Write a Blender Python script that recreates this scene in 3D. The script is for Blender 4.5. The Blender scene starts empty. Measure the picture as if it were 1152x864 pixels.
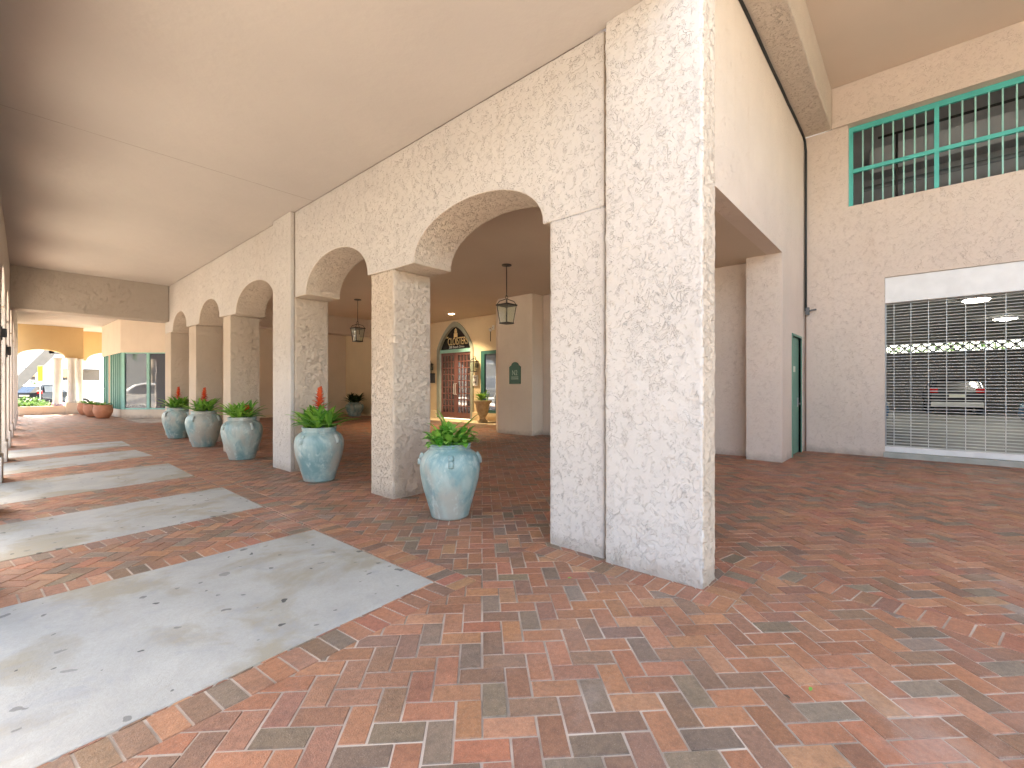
import bpy, bmesh, math, random
from mathutils import Vector, Matrix, noise
random.seed(7)
R = math.radians
scene = bpy.context.scene
col = scene.collection

# ------------------------------------------------------------------ materials
def new_mat(name):
    m = bpy.data.materials.new(name); m.use_nodes = True
    nt = m.node_tree; b = nt.nodes['Principled BSDF']
    return m, nt, b
def nd(nt, typ, **kw):
    n = nt.nodes.new(typ)
    for k, v in kw.items():
        if k.startswith('i_'):
            key = k[2:]
            n.inputs[int(key) if key.isdigit() else key.replace('_', ' ')].default_value = v
        else: setattr(n, k, v)
    return n
def ramp(nt, src, stops):
    r = nt.nodes.new('ShaderNodeValToRGB')
    el = r.color_ramp.elements
    while len(el) < len(stops): el.new(0.5)
    for e, (p, c) in zip(el, stops):
        e.position = p
        e.color = (c, c, c, 1) if isinstance(c, (int, float)) else (*c, 1)
    nt.links.new(src, r.inputs[0]); return r.outputs[0]
def coords(nt, scale=(1, 1, 1)):
    tc = nd(nt, 'ShaderNodeTexCoord'); mp = nd(nt, 'ShaderNodeMapping')
    mp.inputs['Scale'].default_value = scale
    nt.links.new(tc.outputs['Object'], mp.inputs[0]); return mp.outputs[0]
def noise_tex(nt, vec, scale, detail=3, rough=.5, dist=0.0):
    n = nd(nt, 'ShaderNodeTexNoise'); n.inputs['Scale'].default_value = scale
    n.inputs['Detail'].default_value = detail; n.inputs['Roughness'].default_value = rough
    n.inputs['Distortion'].default_value = dist
    nt.links.new(vec, n.inputs['Vector']); return n.outputs['Fac']
def mth(nt, op, a, b=None, clamp=False):
    n = nd(nt, 'ShaderNodeMath', operation=op); n.use_clamp = clamp
    for i, v in enumerate((a, b)):
        if v is None: continue
        if isinstance(v, (int, float)): n.inputs[i].default_value = v
        else: nt.links.new(v, n.inputs[i])
    return n.outputs[0]
def mixc(nt, f, a, b, mode='MIX'):
    n = nd(nt, 'ShaderNodeMix', data_type='RGBA', blend_type=mode)
    for i, v in ((0, f), (6, a), (7, b)):
        if isinstance(v, (int, float)): n.inputs[i].default_value = v
        elif isinstance(v, tuple): n.inputs[i].default_value = (*v, 1)
        else: nt.links.new(v, n.inputs[i])
    return n.outputs[2]
def bump(nt, b, h, dist, strength=1.0):
    n = nd(nt, 'ShaderNodeBump'); n.inputs['Strength'].default_value = strength
    n.inputs['Distance'].default_value = dist
    nt.links.new(h, n.inputs['Height']); nt.links.new(n.outputs[0], b.inputs['Normal'])
def mottled(name, c1, c2, rough=.7, scale=3, bscale=60, bdist=.001, metal=0.0, detail=4):
    m, nt, b = new_mat(name); v = coords(nt)
    f = ramp(nt, noise_tex(nt, v, scale, detail), [(.35, 0.0), (.65, 1.0)])
    nt.links.new(mixc(nt, f, c1, c2), b.inputs['Base Color'])
    b.inputs['Roughness'].default_value = rough; b.inputs['Metallic'].default_value = metal
    if bdist: bump(nt, b, noise_tex(nt, v, bscale, 3), bdist)
    return m
def stucco(name, c, depth=.0075, fs=1.0, speck=.5, grime=False):
    """skip-trowel stucco: smooth plateaus broken by short curved trowel ridges and pits"""
    m, nt, b = new_mat(name); v = coords(nt)
    n0 = noise_tex(nt, v, 5*fs, 2, .5, .6)
    n1 = noise_tex(nt, v, 13*fs, 2, .5, 1.6)
    plate = ramp(nt, n1, [(.355, 0.0), (.395, .8), (.5, 1.0)])
    def ridges(sc, dist, width, thr):
        n2 = noise_tex(nt, v, sc*fs, 1.0, .5, dist)
        q = mth(nt, 'ABSOLUTE', mth(nt, 'SUBTRACT', n2, .5))
        q = ramp(nt, q, [(0.0, 1.0), (width*.4, .8), (width, 0.0)])
        k = ramp(nt, noise_tex(nt, v, sc*.85*fs, 2), [(thr, 0.0), (thr+.05, 1.0)])
        return mth(nt, 'MULTIPLY', q, k)
    rid = mth(nt, 'ADD', ridges(9, 2.6, .022, .54), mth(nt, 'MULTIPLY', ridges(19, 2.0, .035, .53), .6))
    fine = noise_tex(nt, v, 85, 4, .6)
    h = mth(nt, 'ADD', mth(nt, 'MULTIPLY', plate, .34), mth(nt, 'MULTIPLY', rid, .6))
    h = mth(nt, 'ADD', h, mth(nt, 'MULTIPLY', fine, .10))
    h = mth(nt, 'ADD', h, mth(nt, 'MULTIPLY', n0, .25))
    bump(nt, b, h, depth)
    big = ramp(nt, noise_tex(nt, v, .9, 5, .6), [(.3, 0.0), (.7, 1.0)])
    c2 = tuple(x*.90 for x in c); c3 = (c[0]*.86, c[1]*.79, c[2]*.72)
    base = mixc(nt, big, c, c2)
    sp = ramp(nt, noise_tex(nt, v, 24, 4, .7), [(.60, 0.0), (.74, speck)])
    base = mixc(nt, sp, base, c3)
    # faint vertical run-off streaks, and splash dirt with a ragged edge where a wall stands on the paving
    st = nd(nt, 'ShaderNodeMapping'); st.inputs['Scale'].default_value = (5, 5, .35)
    nt.links.new(v, st.inputs[0])
    base = mixc(nt, ramp(nt, noise_tex(nt, st.outputs[0], 1.0, 4, .6), [(.54, 0.0), (.75, .22)]), base, c3)
    if grime:
        sp_ = nd(nt, 'ShaderNodeSeparateXYZ'); nt.links.new(v, sp_.inputs[0])
        edge = mth(nt, 'SUBTRACT', mth(nt, 'MULTIPLY', noise_tex(nt, v, 6, 5, .7), .30), sp_.outputs[2])
        gm = ramp(nt, edge, [(.0, 0.0), (.14, .55)])
        base = mixc(nt, gm, base, (.30, .235, .185))
    nt.links.new(base, b.inputs['Base Color'])
    b.inputs['Roughness'].default_value = .85
    b.inputs['Specular IOR Level'].default_value = .25
    return m
M = {}
M['stucco'] = stucco('stucco_cream', (.55, .50, .46), .0085, 1.2, .5, True)
M['stucco_rough'] = stucco('stucco_rough', (.60, .495, .40), .019, 2.1, .5, True)  # rougher coat; tan warmed to offset bluish sky light on side faces
M['stucco_court'] = stucco('stucco_court', (.70, .59, .51), .0065, 1.0, .5, True)
M['stucco_entry'] = stucco('stucco_entry', (.74, .60, .41), .003)
M['stucco_smooth'] = stucco('stucco_smooth', (.76, .65, .535), .003, 1.0, .5, True)
M['stucco_ochre'] = stucco('stucco_ochre', (.60, .42, .22), .004)
M['stucco_beam'] = stucco('stucco_beam', (.42, .36, .31), .016, 1.4)
M['stucco_courtbeam'] = stucco('stucco_courtbeam', (.62, .53, .45), .018, 1.5)
M['white_wall'] = mottled('white_wall', (.80, .80, .78), (.74, .74, .73), .8)
M['block_wall'] = mottled('block_wall', (.30, .28, .25), (.24, .23, .21), .8)
M['white_column'] = mottled('white_column', (.62, .60, .57), (.56, .54, .51), .6)
def ceiling_mat():
    m, nt, b = new_mat('ceiling_paint'); v = coords(nt)
    f = ramp(nt, noise_tex(nt, v, .5, 4, .55), [(.3, 0.0), (.7, 1.0)])
    base = mixc(nt, f, (.46, .41, .375), (.41, .365, .335))
    nt.links.new(base, b.inputs['Base Color']); b.inputs['Roughness'].default_value = .8
    bump(nt, b, noise_tex(nt, v, 2.0, 5, .6), .012)
    return m
M['stair_shade_grey'] = mottled('stair_shade_grey', (.11, .115, .12), (.09, .094, .1), .7)  # dark grey carries the shading of a white stair
M['ceiling'] = ceiling_mat()
M['ceiling_court'] = mottled('ceiling_court', (.66, .55, .46), (.62, .515, .43), .8, .6, 3, .004)
M['ceiling_inner'] = mottled('ceiling_inner', (.60, .49, .385), (.56, .455, .355), .8, .6, 3, .004)
M['seam'] = mottled('seam', (.31, .26, .215), (.27, .225, .18), .9)
M['groove'] = mottled('groove_shade', (.36, .28, .20), (.22, .17, .12), .9, 12)  # brown put in for the dark shading inside grooves and gaps

def brick_mat():
    m, nt, b = new_mat('paver_brick'); v = coords(nt)
    at = nd(nt, 'ShaderNodeAttribute', attribute_name='brick_colour')
    f = ramp(nt, noise_tex(nt, v, 45, 4, .65), [(.3, 0.0), (.72, 1.0)])
    c = mixc(nt, f, mixc(nt, 1.0, at.outputs['Color'], (.62, .62, .63), 'MULTIPLY'), at.outputs['Color'])
    g = ramp(nt, noise_tex(nt, v, 240, 2, .6), [(.58, 0.0), (.72, .45)])
    c = mixc(nt, g, c, (.44, .36, .29))
    dk = ramp(nt, noise_tex(nt, v, 3.4, 5, .65), [(.52, 0.0), (.74, .55)])
    c = mixc(nt, dk, c, mixc(nt, 1.0, c, (.5, .52, .56), 'MULTIPLY'))
    # worn greyish film in big drifting patches
    d = ramp(nt, noise_tex(nt, v, 1.1, 5, .62), [(.52, 0.0), (.74, .22)])
    c = mixc(nt, d, c, (.29, .245, .22))
    e = ramp(nt, noise_tex(nt, v, .7, 6, .7, .6), [(.58, 0.0), (.72, .24)])
    c = mixc(nt, e, c, (.47, .41, .37))
    nt.links.new(c, b.inputs['Base Color'])
    r = ramp(nt, noise_tex(nt, v, 2.2, 4, .6), [(.3, .42), (.7, .68)])
    nt.links.new(r, b.inputs['Roughness'])
    b.inputs['Specular IOR Level'].default_value = .5
    h = mth(nt, 'ADD', noise_tex(nt, v, 150, 3, .7), mth(nt, 'MULTIPLY', noise_tex(nt, v, 30, 3, .6), 1.2))
    bump(nt, b, h, .0026)
    return m
M['brick'] = brick_mat()
M['mortar'] = mottled('joint_sand', (.50, .41, .335), (.24, .19, .15), .95, 2.6, 200, .001)

def slab_mat():
    m, nt, b = new_mat('worn_concrete'); v = coords(nt)
    c = mixc(nt, ramp(nt, noise_tex(nt, v, 2.5, 6, .65), [(.3, 0.0), (.7, 1.0)]), (.39, .38, .345), (.30, .295, .272))
    tan = ramp(nt, noise_tex(nt, v, 1.5, 5, .6, .4), [(.50, 0.0), (.60, .8)])
    c = mixc(nt, tan, c, (.27, .235, .165))
    fn = ramp(nt, noise_tex(nt, v, 60, 5, .75), [(.42, 0.0), (.66, .30)])
    c = mixc(nt, fn, c, (.24, .23, .21))
    gr = ramp(nt, noise_tex(nt, v, 3.1, 6, .7, .8), [(.52, 0.0), (.66, .5)])
    c = mixc(nt, gr, c, (.25, .26, .27))
    vv = nd(nt, 'ShaderNodeTexVoronoi', feature='F1', voronoi_dimensions='2D'); vv.inputs['Scale'].default_value = 8
    ws = nd(nt, 'ShaderNodeMix', data_type='VECTOR'); ws.inputs[0].default_value = .11
    nz = nd(nt, 'ShaderNodeTexNoise'); nz.inputs['Scale'].default_value = 9; nz.inputs['Detail'].default_value = 4
    nt.links.new(v, nz.inputs['Vector']); nt.links.new(v, ws.inputs[4]); nt.links.new(nz.outputs['Color'], ws.inputs[5])
    nt.links.new(ws.outputs[1], vv.inputs['Vector'])
    keep = mth(nt, 'GREATER_THAN', nd_sep(nt, vv.outputs['Color']), .62)
    rad = mth(nt, 'MULTIPLY', nd_sep(nt, vv.outputs['Color'], 1), .15)
    near = mth(nt, 'LESS_THAN', vv.outputs['Distance'], rad)
    spot = mth(nt, 'MULTIPLY', mth(nt, 'MULTIPLY', keep, near), mth(nt, 'ADD', mth(nt, 'MULTIPLY', nd_sep(nt, vv.outputs['Color'], 2), .55), .42))
    c = mixc(nt, spot, c, (.05, .05, .048))
    nt.links.new(c, b.inputs['Base Color']); b.inputs['Roughness'].default_value = .62
    h = mth(nt, 'ADD', noise_tex(nt, v, 120, 4, .7), mth(nt, 'MULTIPLY', noise_tex(nt, v, 9, 4, .6), 1.5))
    h = mth(nt, 'SUBTRACT', h, mth(nt, 'MULTIPLY', spot, 2.0))
    bump(nt, b, h, .0016)
    return m
def nd_sep(nt, colr, ch=0):
    s = nd(nt, 'ShaderNodeSeparateColor'); nt.links.new(colr, s.inputs[0]); return s.outputs[ch]
M['slab'] = slab_mat()
M['concrete'] = mottled('concrete', (.42, .42, .38), (.34, .35, .31), .8, 5)
M['sidewalk'] = mottled('sidewalk', (.52, .50, .46), (.46, .44, .41), .85, 2)
M['asphalt'] = mottled('asphalt', (.055, .055, .056), (.045, .045, .046), .9, 8, 200, .003)
M['ground'] = mottled('ground_soil', (.30, .28, .23), (.24, .23, .18), .95, 2)

def glaze_mat():
    m, nt, b = new_mat('blue_glaze'); v = coords(nt, (1, 1, .6))
    oi = nd(nt, 'ShaderNodeObjectInfo')
    off = nd(nt, 'ShaderNodeVectorMath', operation='ADD')
    sc_ = nd(nt, 'ShaderNodeVectorMath', operation='SCALE'); sc_.inputs[3].default_value = 9
    nt.links.new(oi.outputs['Location'], sc_.inputs[0]); nt.links.new(v, off.inputs[0]); nt.links.new(sc_.outputs[0], off.inputs[1])
    v = off.outputs[0]
    c = mixc(nt, ramp(nt, noise_tex(nt, v, 5, 5, .6, .5), [(.40, 0.0), (.60, 1.0)]), (.145, .26, .27), (.34, .415, .395))
    c = mixc(nt, ramp(nt, noise_tex(nt, v, 3.2, 4, .55, .3), [(.47, 0.0), (.62, .8)]), c, (.36, .33, .285))
    c = mixc(nt, ramp(nt, noise_tex(nt, v, 9, 5, .7), [(.56, 0.0), (.74, .75)]), c, (.54, .61, .60))
    c = mixc(nt, ramp(nt, noise_tex(nt, v, 2.4, 3, .5, 1.0), [(.58, 0.0), (.72, .7)]), c, (.105, .235, .28))
    nt.links.new(c, b.inputs['Base Color'])
    nt.links.new(ramp(nt, noise_tex(nt, v, 12, 3), [(.3, .32), (.7, .6)]), b.inputs['Roughness'])
    bump(nt, b, noise_tex(nt, v, 28, 4, .6), .003)
    return m
M['glaze'] = glaze_mat()
M['terracotta'] = mottled('terracotta', (.54, .24, .14), (.46, .195, .11), .7, 6, 60, .001)
M['urn'] = mottled('urn_stone', (.50, .40, .26), (.38, .29, .18), .8, 9, 60, .002)
M['soil'] = mottled('soil', (.05, .035, .025), (.09, .06, .04), .95, 30, 50, .01)
def leaf_mat(name, c1, c2, rough=.38):
    m, nt, b = new_mat(name)
    at = nd(nt, 'ShaderNodeAttribute', attribute_name='leaf_tone')
    c = mixc(nt, at.outputs['Fac'], c1, c2)
    nt.links.new(c, b.inputs['Base Color']); b.inputs['Roughness'].default_value = rough
    tr = nd(nt, 'ShaderNodeBsdfTranslucent'); nt.links.new(c, tr.inputs[0])
    mx = nd(nt, 'ShaderNodeMixShader'); mx.inputs[0].default_value = .25
    out = nt.nodes['Material Output']
    nt.links.new(b.outputs[0], mx.inputs[1]); nt.links.new(tr.outputs[0], mx.inputs[2]); nt.links.new(mx.outputs[0], out.inputs[0])
    return m
M['leaf'] = leaf_mat('leaf_bromeliad', (.07, .25, .035), (.30, .56, .09))
M['leaf_bright'] = leaf_mat('leaf_bright', (.06, .29, .035), (.34, .64, .13))
M['leaf_dark'] = leaf_mat('leaf_dark', (.02, .05, .02), (.06, .11, .04))
M['hedge'] = leaf_mat('leaf_hedge', (.04, .10, .03), (.12, .22, .06), .6)
M['grass'] = leaf_mat('leaf_grass', (.06, .14, .03), (.12, .22, .06), .7)
M['flower_red'] = leaf_mat('flower_red', (.62, .05, .02), (.75, .16, .06), .45)
M['flower_purple'] = leaf_mat('flower_purple', (.30, .10, .28), (.45, .22, .40), .6)
M['flower_white'] = leaf_mat('flower_white', (.7, .7, .6), (.6, .65, .4), .6)
M['bark'] = mottled('bark', (.22, .18, .14), (.14, .11, .09), .95, 12, 30, .01)

def plain(name, c, rough=.5, metal=0.0, bd=.0004, spread=.9):
    return mottled(name, c, tuple(x*spread for x in c), rough, 4, 90, bd, metal)
M['teal'] = plain('teal_paint', (.07, .50, .45), .45)
M['teal_pale'] = plain('teal_pale_paint', (.30, .62, .56), .45)
M['slat_teal'] = plain('slat_teal', (.055, .27, .225), .5)
M['teal_dark'] = plain('teal_dark', (.02, .11, .095), .5)
M['green_door'] = plain('green_door_paint', (.115, .27, .20), .5)
M['surround'] = plain('surround_paint', (.31, .335, .28), .6)
M['green_sign'] = plain('green_sign_paint', (.03, .115, .075), .4)
M['sign_text'] = plain('sign_text_paint', (.42, .55, .45), .5)
M['gold'] = plain('gold_leaf', (.85, .66, .34), .4)
M['black_sign'] = plain('black_sign', (.012, .012, .012), .25)
M['white_paint'] = plain('white_paint', (.80, .80, .79), .4)
M['black_metal'] = plain('black_metal', (.018, .016, .015), .45)
M['bronze'] = plain('bronze_metal', (.05, .04, .032), .45)
M['grey_metal'] = plain('grey_metal', (.35, .36, .36), .4, .6)
M['alu'] = plain('aluminium', (.62, .63, .62), .42, .2)
M['dark_grey'] = plain('dark_grey', (.055, .058, .062), .7)
M['loft_grey'] = plain('loft_grey', (.26, .265, .28), .7)
M['pipe'] = plain('pipe_paint', (.12, .13, .14), .5)
M['garage_wall'] = plain('garage_wall_paint', (.30, .295, .28), .8)
M['garage_floor'] = plain('garage_floor', (.25, .25, .24), .55)
M['mahogany'] = plain('mahogany', (.20, .082, .066), .35)
M['candle'] = plain('candle_wax', (.75, .70, .58), .6)
M['car_black'] = plain('car_black', (.02, .022, .026), .25)
M['car_blue'] = plain('car_blue', (.10, .19, .32), .25)
M['car_silver'] = plain('car_silver', (.50, .52, .55), .25, .3)
M['rubber'] = plain('rubber', (.02, .02, .02), .85)
M['red_lens'] = plain('red_lens', (.55, .015, .015), .2)
M['plate'] = plain('plate_white', (.70, .70, .60), .5)
M['yellow'] = plain('yellow_paint', (.85, .68, .02), .5)
M['cable'] = plain('cable_black', (.02, .02, .02), .6)
M['brown_pipe'] = plain('brown_pipe', (.22, .14, .10), .7)
def glass_mat(name, tint, refl, rough=.015):
    m, nt, b = new_mat(name)
    b.inputs['Base Color'].default_value = (*tint, 1); b.inputs['Roughness'].default_value = .3
    v = coords(nt)
    g = nd(nt, 'ShaderNodeBsdfGlossy'); g.inputs['Roughness'].default_value = rough
    bp = nd(nt, 'ShaderNodeBump'); bp.inputs['Distance'].default_value = .004
    nt.links.new(noise_tex(nt, v, 1.2, 1), bp.inputs['Height']); nt.links.new(bp.outputs[0], g.inputs['Normal'])
    mx = nd(nt, 'ShaderNodeMixShader'); mx.inputs[0].default_value = refl
    nt.links.new(b.outputs[0], mx.inputs[1]); nt.links.new(g.outputs[0], mx.inputs[2])
    nt.links.new(mx.outputs[0], nt.nodes['Material Output'].inputs[0])
    return m
M['glass_dark'] = glass_mat('glass_reflective', (.03, .05, .09), .24)
M['glass_door'] = glass_mat('glass_door', (.025, .012, .012), .22)
M['car_glass'] = glass_mat('car_glass', (.02, .022, .025), .25)
def clear_glass():
    m, nt, b = new_mat('lantern_glass')
    t = nd(nt, 'ShaderNodeBsdfTransparent'); t.inputs[0].default_value = (.90, .96, .91, 1)
    g = nd(nt, 'ShaderNodeBsdfGlossy'); g.inputs['Roughness'].default_value = .05
    mx = nd(nt, 'ShaderNodeMixShader'); mx.inputs[0].default_value = .10
    nt.links.new(t.outputs[0], mx.inputs[1]); nt.links.new(g.outputs[0], mx.inputs[2])
    nt.links.new(mx.outputs[0], nt.nodes['Material Output'].inputs[0]); return m
M['clear'] = clear_glass()
def emit(name, c, s):
    m, nt, b = new_mat(name)
    b.inputs['Base Color'].default_value = (*c, 1)
    b.inputs['Emission Color'].default_value = (*c, 1); b.inputs['Emission Strength'].default_value = s
    return m
M['lamp_warm'] = emit('lamp_warm', (1, .86, .66), 6)
M['lamp_cool'] = emit('lamp_cool', (.95, 1, 1), 8)

# ------------------------------------------------------------------ mesh helpers
class MB:
    def __init__(s): s.bm = bmesh.new(); s.lay = {}
    def poly(s, pts):
        vs = [s.bm.verts.new(p) for p in pts]
        return s.bm.faces.new(vs)
    def box(s, x0, x1, y0, y1, z0, z1):
        b = [(x0,y0,z0),(x1,y0,z0),(x1,y1,z0),(x0,y1,z0),(x0,y0,z1),(x1,y0,z1),(x1,y1,z1),(x0,y1,z1)]
        v = [s.bm.verts.new(p) for p in b]
        for f in ((3,2,1,0),(4,5,6,7),(0,1,5,4),(1,2,6,5),(2,3,7,6),(3,0,4,7)): s.bm.faces.new([v[i] for i in f])
        return s
    def obox(s, o, ux, uy, uz):
        o, ux, uy, uz = map(Vector, (o, ux, uy, uz))
        v = [s.bm.verts.new(o + a*ux + b*uy + c*uz) for c in (0, 1) for a, b in ((0,0),(1,0),(1,1),(0,1))]
        for f in ((3,2,1,0),(4,5,6,7),(0,1,5,4),(1,2,6,5),(2,3,7,6),(3,0,4,7)): s.bm.faces.new([v[i] for i in f])
        return s
    def prism(s, pts, off):
        """closed 3-D outline swept by a vector"""
        off = Vector(off)
        a = [s.bm.verts.new(p) for p in pts]; b = [s.bm.verts.new(Vector(p)+off) for p in pts]
        s.bm.faces.new(a[::-1]); s.bm.faces.new(b)
        n = len(a)
        for i in range(n): s.bm.faces.new([a[i], a[(i+1) % n], b[(i+1) % n], b[i]])
        return s
    def slab(s, pts2, z0, z1): return s.prism([(x, y, z0) for x, y in pts2], (0, 0, z1-z0))
    def tube(s, path, r, seg=8, r2=None):
        path = [Vector(p) for p in path]; rings = []
        for i, p in enumerate(path):
            t = (path[min(i+1, len(path)-1)] - path[max(i-1, 0)]).normalized()
            a = t.cross(Vector((0, 0, 1)) if abs(t.z) < .9 else Vector((1, 0, 0))).normalized(); c = t.cross(a)
            rr = r if r2 is None else r + (r2-r)*i/(len(path)-1)
            rings.append([s.bm.verts.new(p + rr*(math.cos(2*math.pi*k/seg)*a + math.sin(2*math.pi*k/seg)*c)) for k in range(seg)])
        for q, w in zip(rings, rings[1:]):
            for k in range(seg): s.bm.faces.new([q[k], q[(k+1) % seg], w[(k+1) % seg], w[k]])
        s.bm.faces.new(rings[0][::-1]); s.bm.faces.new(rings[-1]); return s
    def lathe(s, prof, c=(0, 0, 0), seg=40, wob=0.0):
        c = Vector(c); rings = []
        for r, z in prof:
            rings.append([s.bm.verts.new(c + Vector((r*(1+wob*noise.noise((math.cos(2*math.pi*k/seg)*1.5, math.sin(2*math.pi*k/seg)*1.5, z*3)))*math.cos(2*math.pi*k/seg),
                          r*(1+wob*noise.noise((math.cos(2*math.pi*k/seg)*1.5, math.sin(2*math.pi*k/seg)*1.5, z*3)))*math.sin(2*math.pi*k/seg), z))) for k in range(seg)])
        for q, w in zip(rings, rings[1:]):
            for k in range(seg): s.bm.faces.new([q[k], q[(k+1) % seg], w[(k+1) % seg], w[k]])
        s.bm.faces.new(rings[0][::-1]); s.bm.faces.new(rings[-1]); return s
    def leaf(s, p, az, el, L, W, droop, tone, seg=6, fold=.25, tip=1.0):
        lay = s.bm.faces.layers.float.get('leaf_tone') or s.bm.faces.layers.float.new('leaf_tone')
        p = Vector(p); rows = []
        side = Vector((-math.sin(az), math.cos(az), 0)); e = el
        for i in range(seg+1):
            t = i/seg
            w = W*(math.sin(math.pi*min(1, .12+t*.88))**.7)*(1 if t < .999 else .05)
            d = Vector((math.cos(az)*math.cos(e), math.sin(az)*math.cos(e), math.sin(e)))
            up = Vector((-math.cos(az)*math.sin(e), -math.sin(az)*math.sin(e), math.cos(e)))
            rows.append([s.bm.verts.new(p - side*w/2 + up*w*fold), s.bm.verts.new(p), s.bm.verts.new(p + side*w/2 + up*w*fold)])
            p = p + d*(L/seg); e -= droop/seg*(.5+t)
        for a, b in zip(rows, rows[1:]):
            for k in (0, 1):
                f = s.bm.faces.new([a[k], a[k+1], b[k+1], b[k]]); f[lay] = tone; f.smooth = True
        return s
    def build(s, name, mat, parent=None, org=None, smooth=False, bevel=0, seg=2, fix=True):
        if fix: bmesh.ops.recalc_face_normals(s.bm, faces=s.bm.faces[:])
        me = bpy.data.meshes.new(name)
        if smooth:
            for f in s.bm.faces: f.smooth = True
        o = Vector(org) if org is not None else (Vector(parent_world(parent)) if parent else Vector((0, 0, 0)))
        if o.length: bmesh.ops.translate(s.bm, verts=s.bm.verts[:], vec=-o)
        s.bm.to_mesh(me); s.bm.free(); me.materials.append(mat)
        ob = bpy.data.objects.new(name, me); col.objects.link(ob)
        if parent: ob.parent = parent
        elif o.length: ob.location = o
        if bevel:
            md = ob.modifiers.new('edge', 'BEVEL'); md.width = bevel; md.segments = seg; md.limit_method = 'ANGLE'; md.angle_limit = R(40)
        if smooth == 'auto':
            pass
        return ob
def parent_world(p):
    v = Vector((0, 0, 0))
    while p: v += p.location; p = p.parent
    return v
def tag(o, label, cat, group=None, kind=None):
    if label: o['label'] = label
    if cat: o['category'] = cat
    if group: o['group'] = group
    if kind: o['kind'] = kind
    return o
def thing(name, loc, label, cat, group=None):
    o = bpy.data.objects.new(name, None); o.empty_display_size = .1; col.objects.link(o); o.location = loc
    return tag(o, label, cat, group)
def struct(o): o['kind'] = 'structure'; return o
def text(name, body, mat, parent, loc, xa, ya, size, ext=.003, sx=1.0, align='CENTER'):
    cu = bpy.data.curves.new(name, 'FONT'); cu.body = body; cu.size = size; cu.extrude = ext; cu.align_x = align
    cu.materials.append(mat)
    tmp = bpy.data.objects.new('tmp', cu); col.objects.link(tmp)
    me = bpy.data.meshes.new_from_object(tmp.evaluated_get(bpy.context.evaluated_depsgraph_get()))
    bpy.data.objects.remove(tmp); bpy.data.curves.remove(cu); me.name = name
    ob = bpy.data.objects.new(name, me); col.objects.link(ob)
    xa, ya = Vector(xa).normalized(), Vector(ya).normalized(); za = xa.cross(ya)
    m = Matrix((xa*sx, ya, za)).transposed().to_4x4()
    m.translation = Vector(loc) - (parent_world(parent) if parent else Vector())
    ob.parent = parent; ob.matrix_local = m
    return ob

# arch wall in a vertical plane: p = origin, d = unit direction along the wall (2-D), n = thickness vector (2-D)
def arch_outline(span, ztop, openings, zdef):
    """openings: (ua, ub, zs, ledge_a, ledge_b, zapex, pointed)  -> outline points (u, z)"""
    pts = [(span[0], ztop)]
    first = True
    cur = span[0]
    zl = zdef if not callable(zdef) else zdef(span[0])
    pts.append((span[0], zl))
    for (ua, ub, zs, la, lb, za, pw) in openings:
        pts.append((ua, zl if zl == zs else zs)) if ua > span[0] + 1e-6 else None
        if la > 0 and ua > span[0]-1e-6: pass
        c = (ua+la+ub-lb)/2; hw = (ub-lb-ua-la)/2; N = 24
        for i in range(N+1):
            th = math.pi*(1-i/N)
            cx, sx = math.cos(th), math.sin(th)
            if pw:                              # slightly pointed
                zz = zs + (za-zs)*(1-abs(cx)**1.6)**.80
            else: zz = zs + (za-zs)*max(0, sx)**.92
            pts.append((c+hw*cx, zz))
        pts.append((ub, zs)); zl = zs
    pts.append((span[1], zl)); pts.append((span[1], ztop))
    out = []
    for q in pts:
        if not out or (abs(q[0]-out[-1][0]) > 1e-5 or abs(q[1]-out[-1][1]) > 1e-5): out.append(q)
    return out
def arch_wall(p, d, n, span, ztop, openings, zdef):
    out = arch_outline(span, ztop, openings, zdef)
    mb = MB(); mb.prism([(p[0]+d[0]*u, p[1]+d[1]*u, z) for u, z in out], (n[0], n[1], 0)); return mb

# ------------------------------------------------------------------ world, sun, camera
SUN_DIR = Vector((-.13, .99, 0)).normalized(); ELEV = R(50)
w = bpy.data.worlds.new("World"); scene.world = w; w.use_nodes = True
nt = w.node_tree; bg = nt.nodes['Background']
sky = nt.nodes.new('ShaderNodeTexSky'); sky.sky_type = 'NISHITA'; sky.sun_disc = False
sky.sun_elevation = ELEV; sky.sun_rotation = math.atan2(SUN_DIR.x, SUN_DIR.y)
sky.dust_density = 2.0; sky.air_density = 1.0
nt.links.new(sky.outputs[0], bg.inputs[0]); bg.inputs[1].default_value = .15
sl = bpy.data.lights.new('sun', 'SUN'); sl.energy = 4.5; sl.angle = R(.5); sl.color = (1, .95, .87)
so = bpy.data.objects.new('sun', sl); col.objects.link(so)
sv = SUN_DIR*math.cos(ELEV) + Vector((0, 0, math.sin(ELEV)))
so.rotation_euler = sv.to_track_quat('Z', 'Y').to_euler()
cam = bpy.data.cameras.new('camera'); cam.sensor_width = 36; cam.lens = 36*515/1152
cam.shift_y = 4/1152; cam.clip_end = 800; cam.clip_start = .02
co = bpy.data.objects.new('camera', cam); col.objects.link(co)
YAW = math.atan2(579, 515)
co.location = (0, 0, 1.3); co.rotation_euler = (R(90), 0, -YAW); scene.camera = co
vs = scene.view_settings; vs.view_transform = 'Standard'; vs.look = 'None'; vs.gamma = 1; vs.use_curve_mapping = False
vs.exposure = 3.55
vs.use_white_balance = True; vs.white_balance_temperature = 7900; vs.white_balance_tint = 8
scene.render.engine = 'CYCLES'
scene.cycles.use_denoising = True; scene.cycles.max_bounces = 14; scene.cycles.diffuse_bounces = 8
scene.cycles.caustics_reflective = False; scene.cycles.caustics_refractive = False; scene.cycles.sample_clamp_indirect = 8

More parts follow.
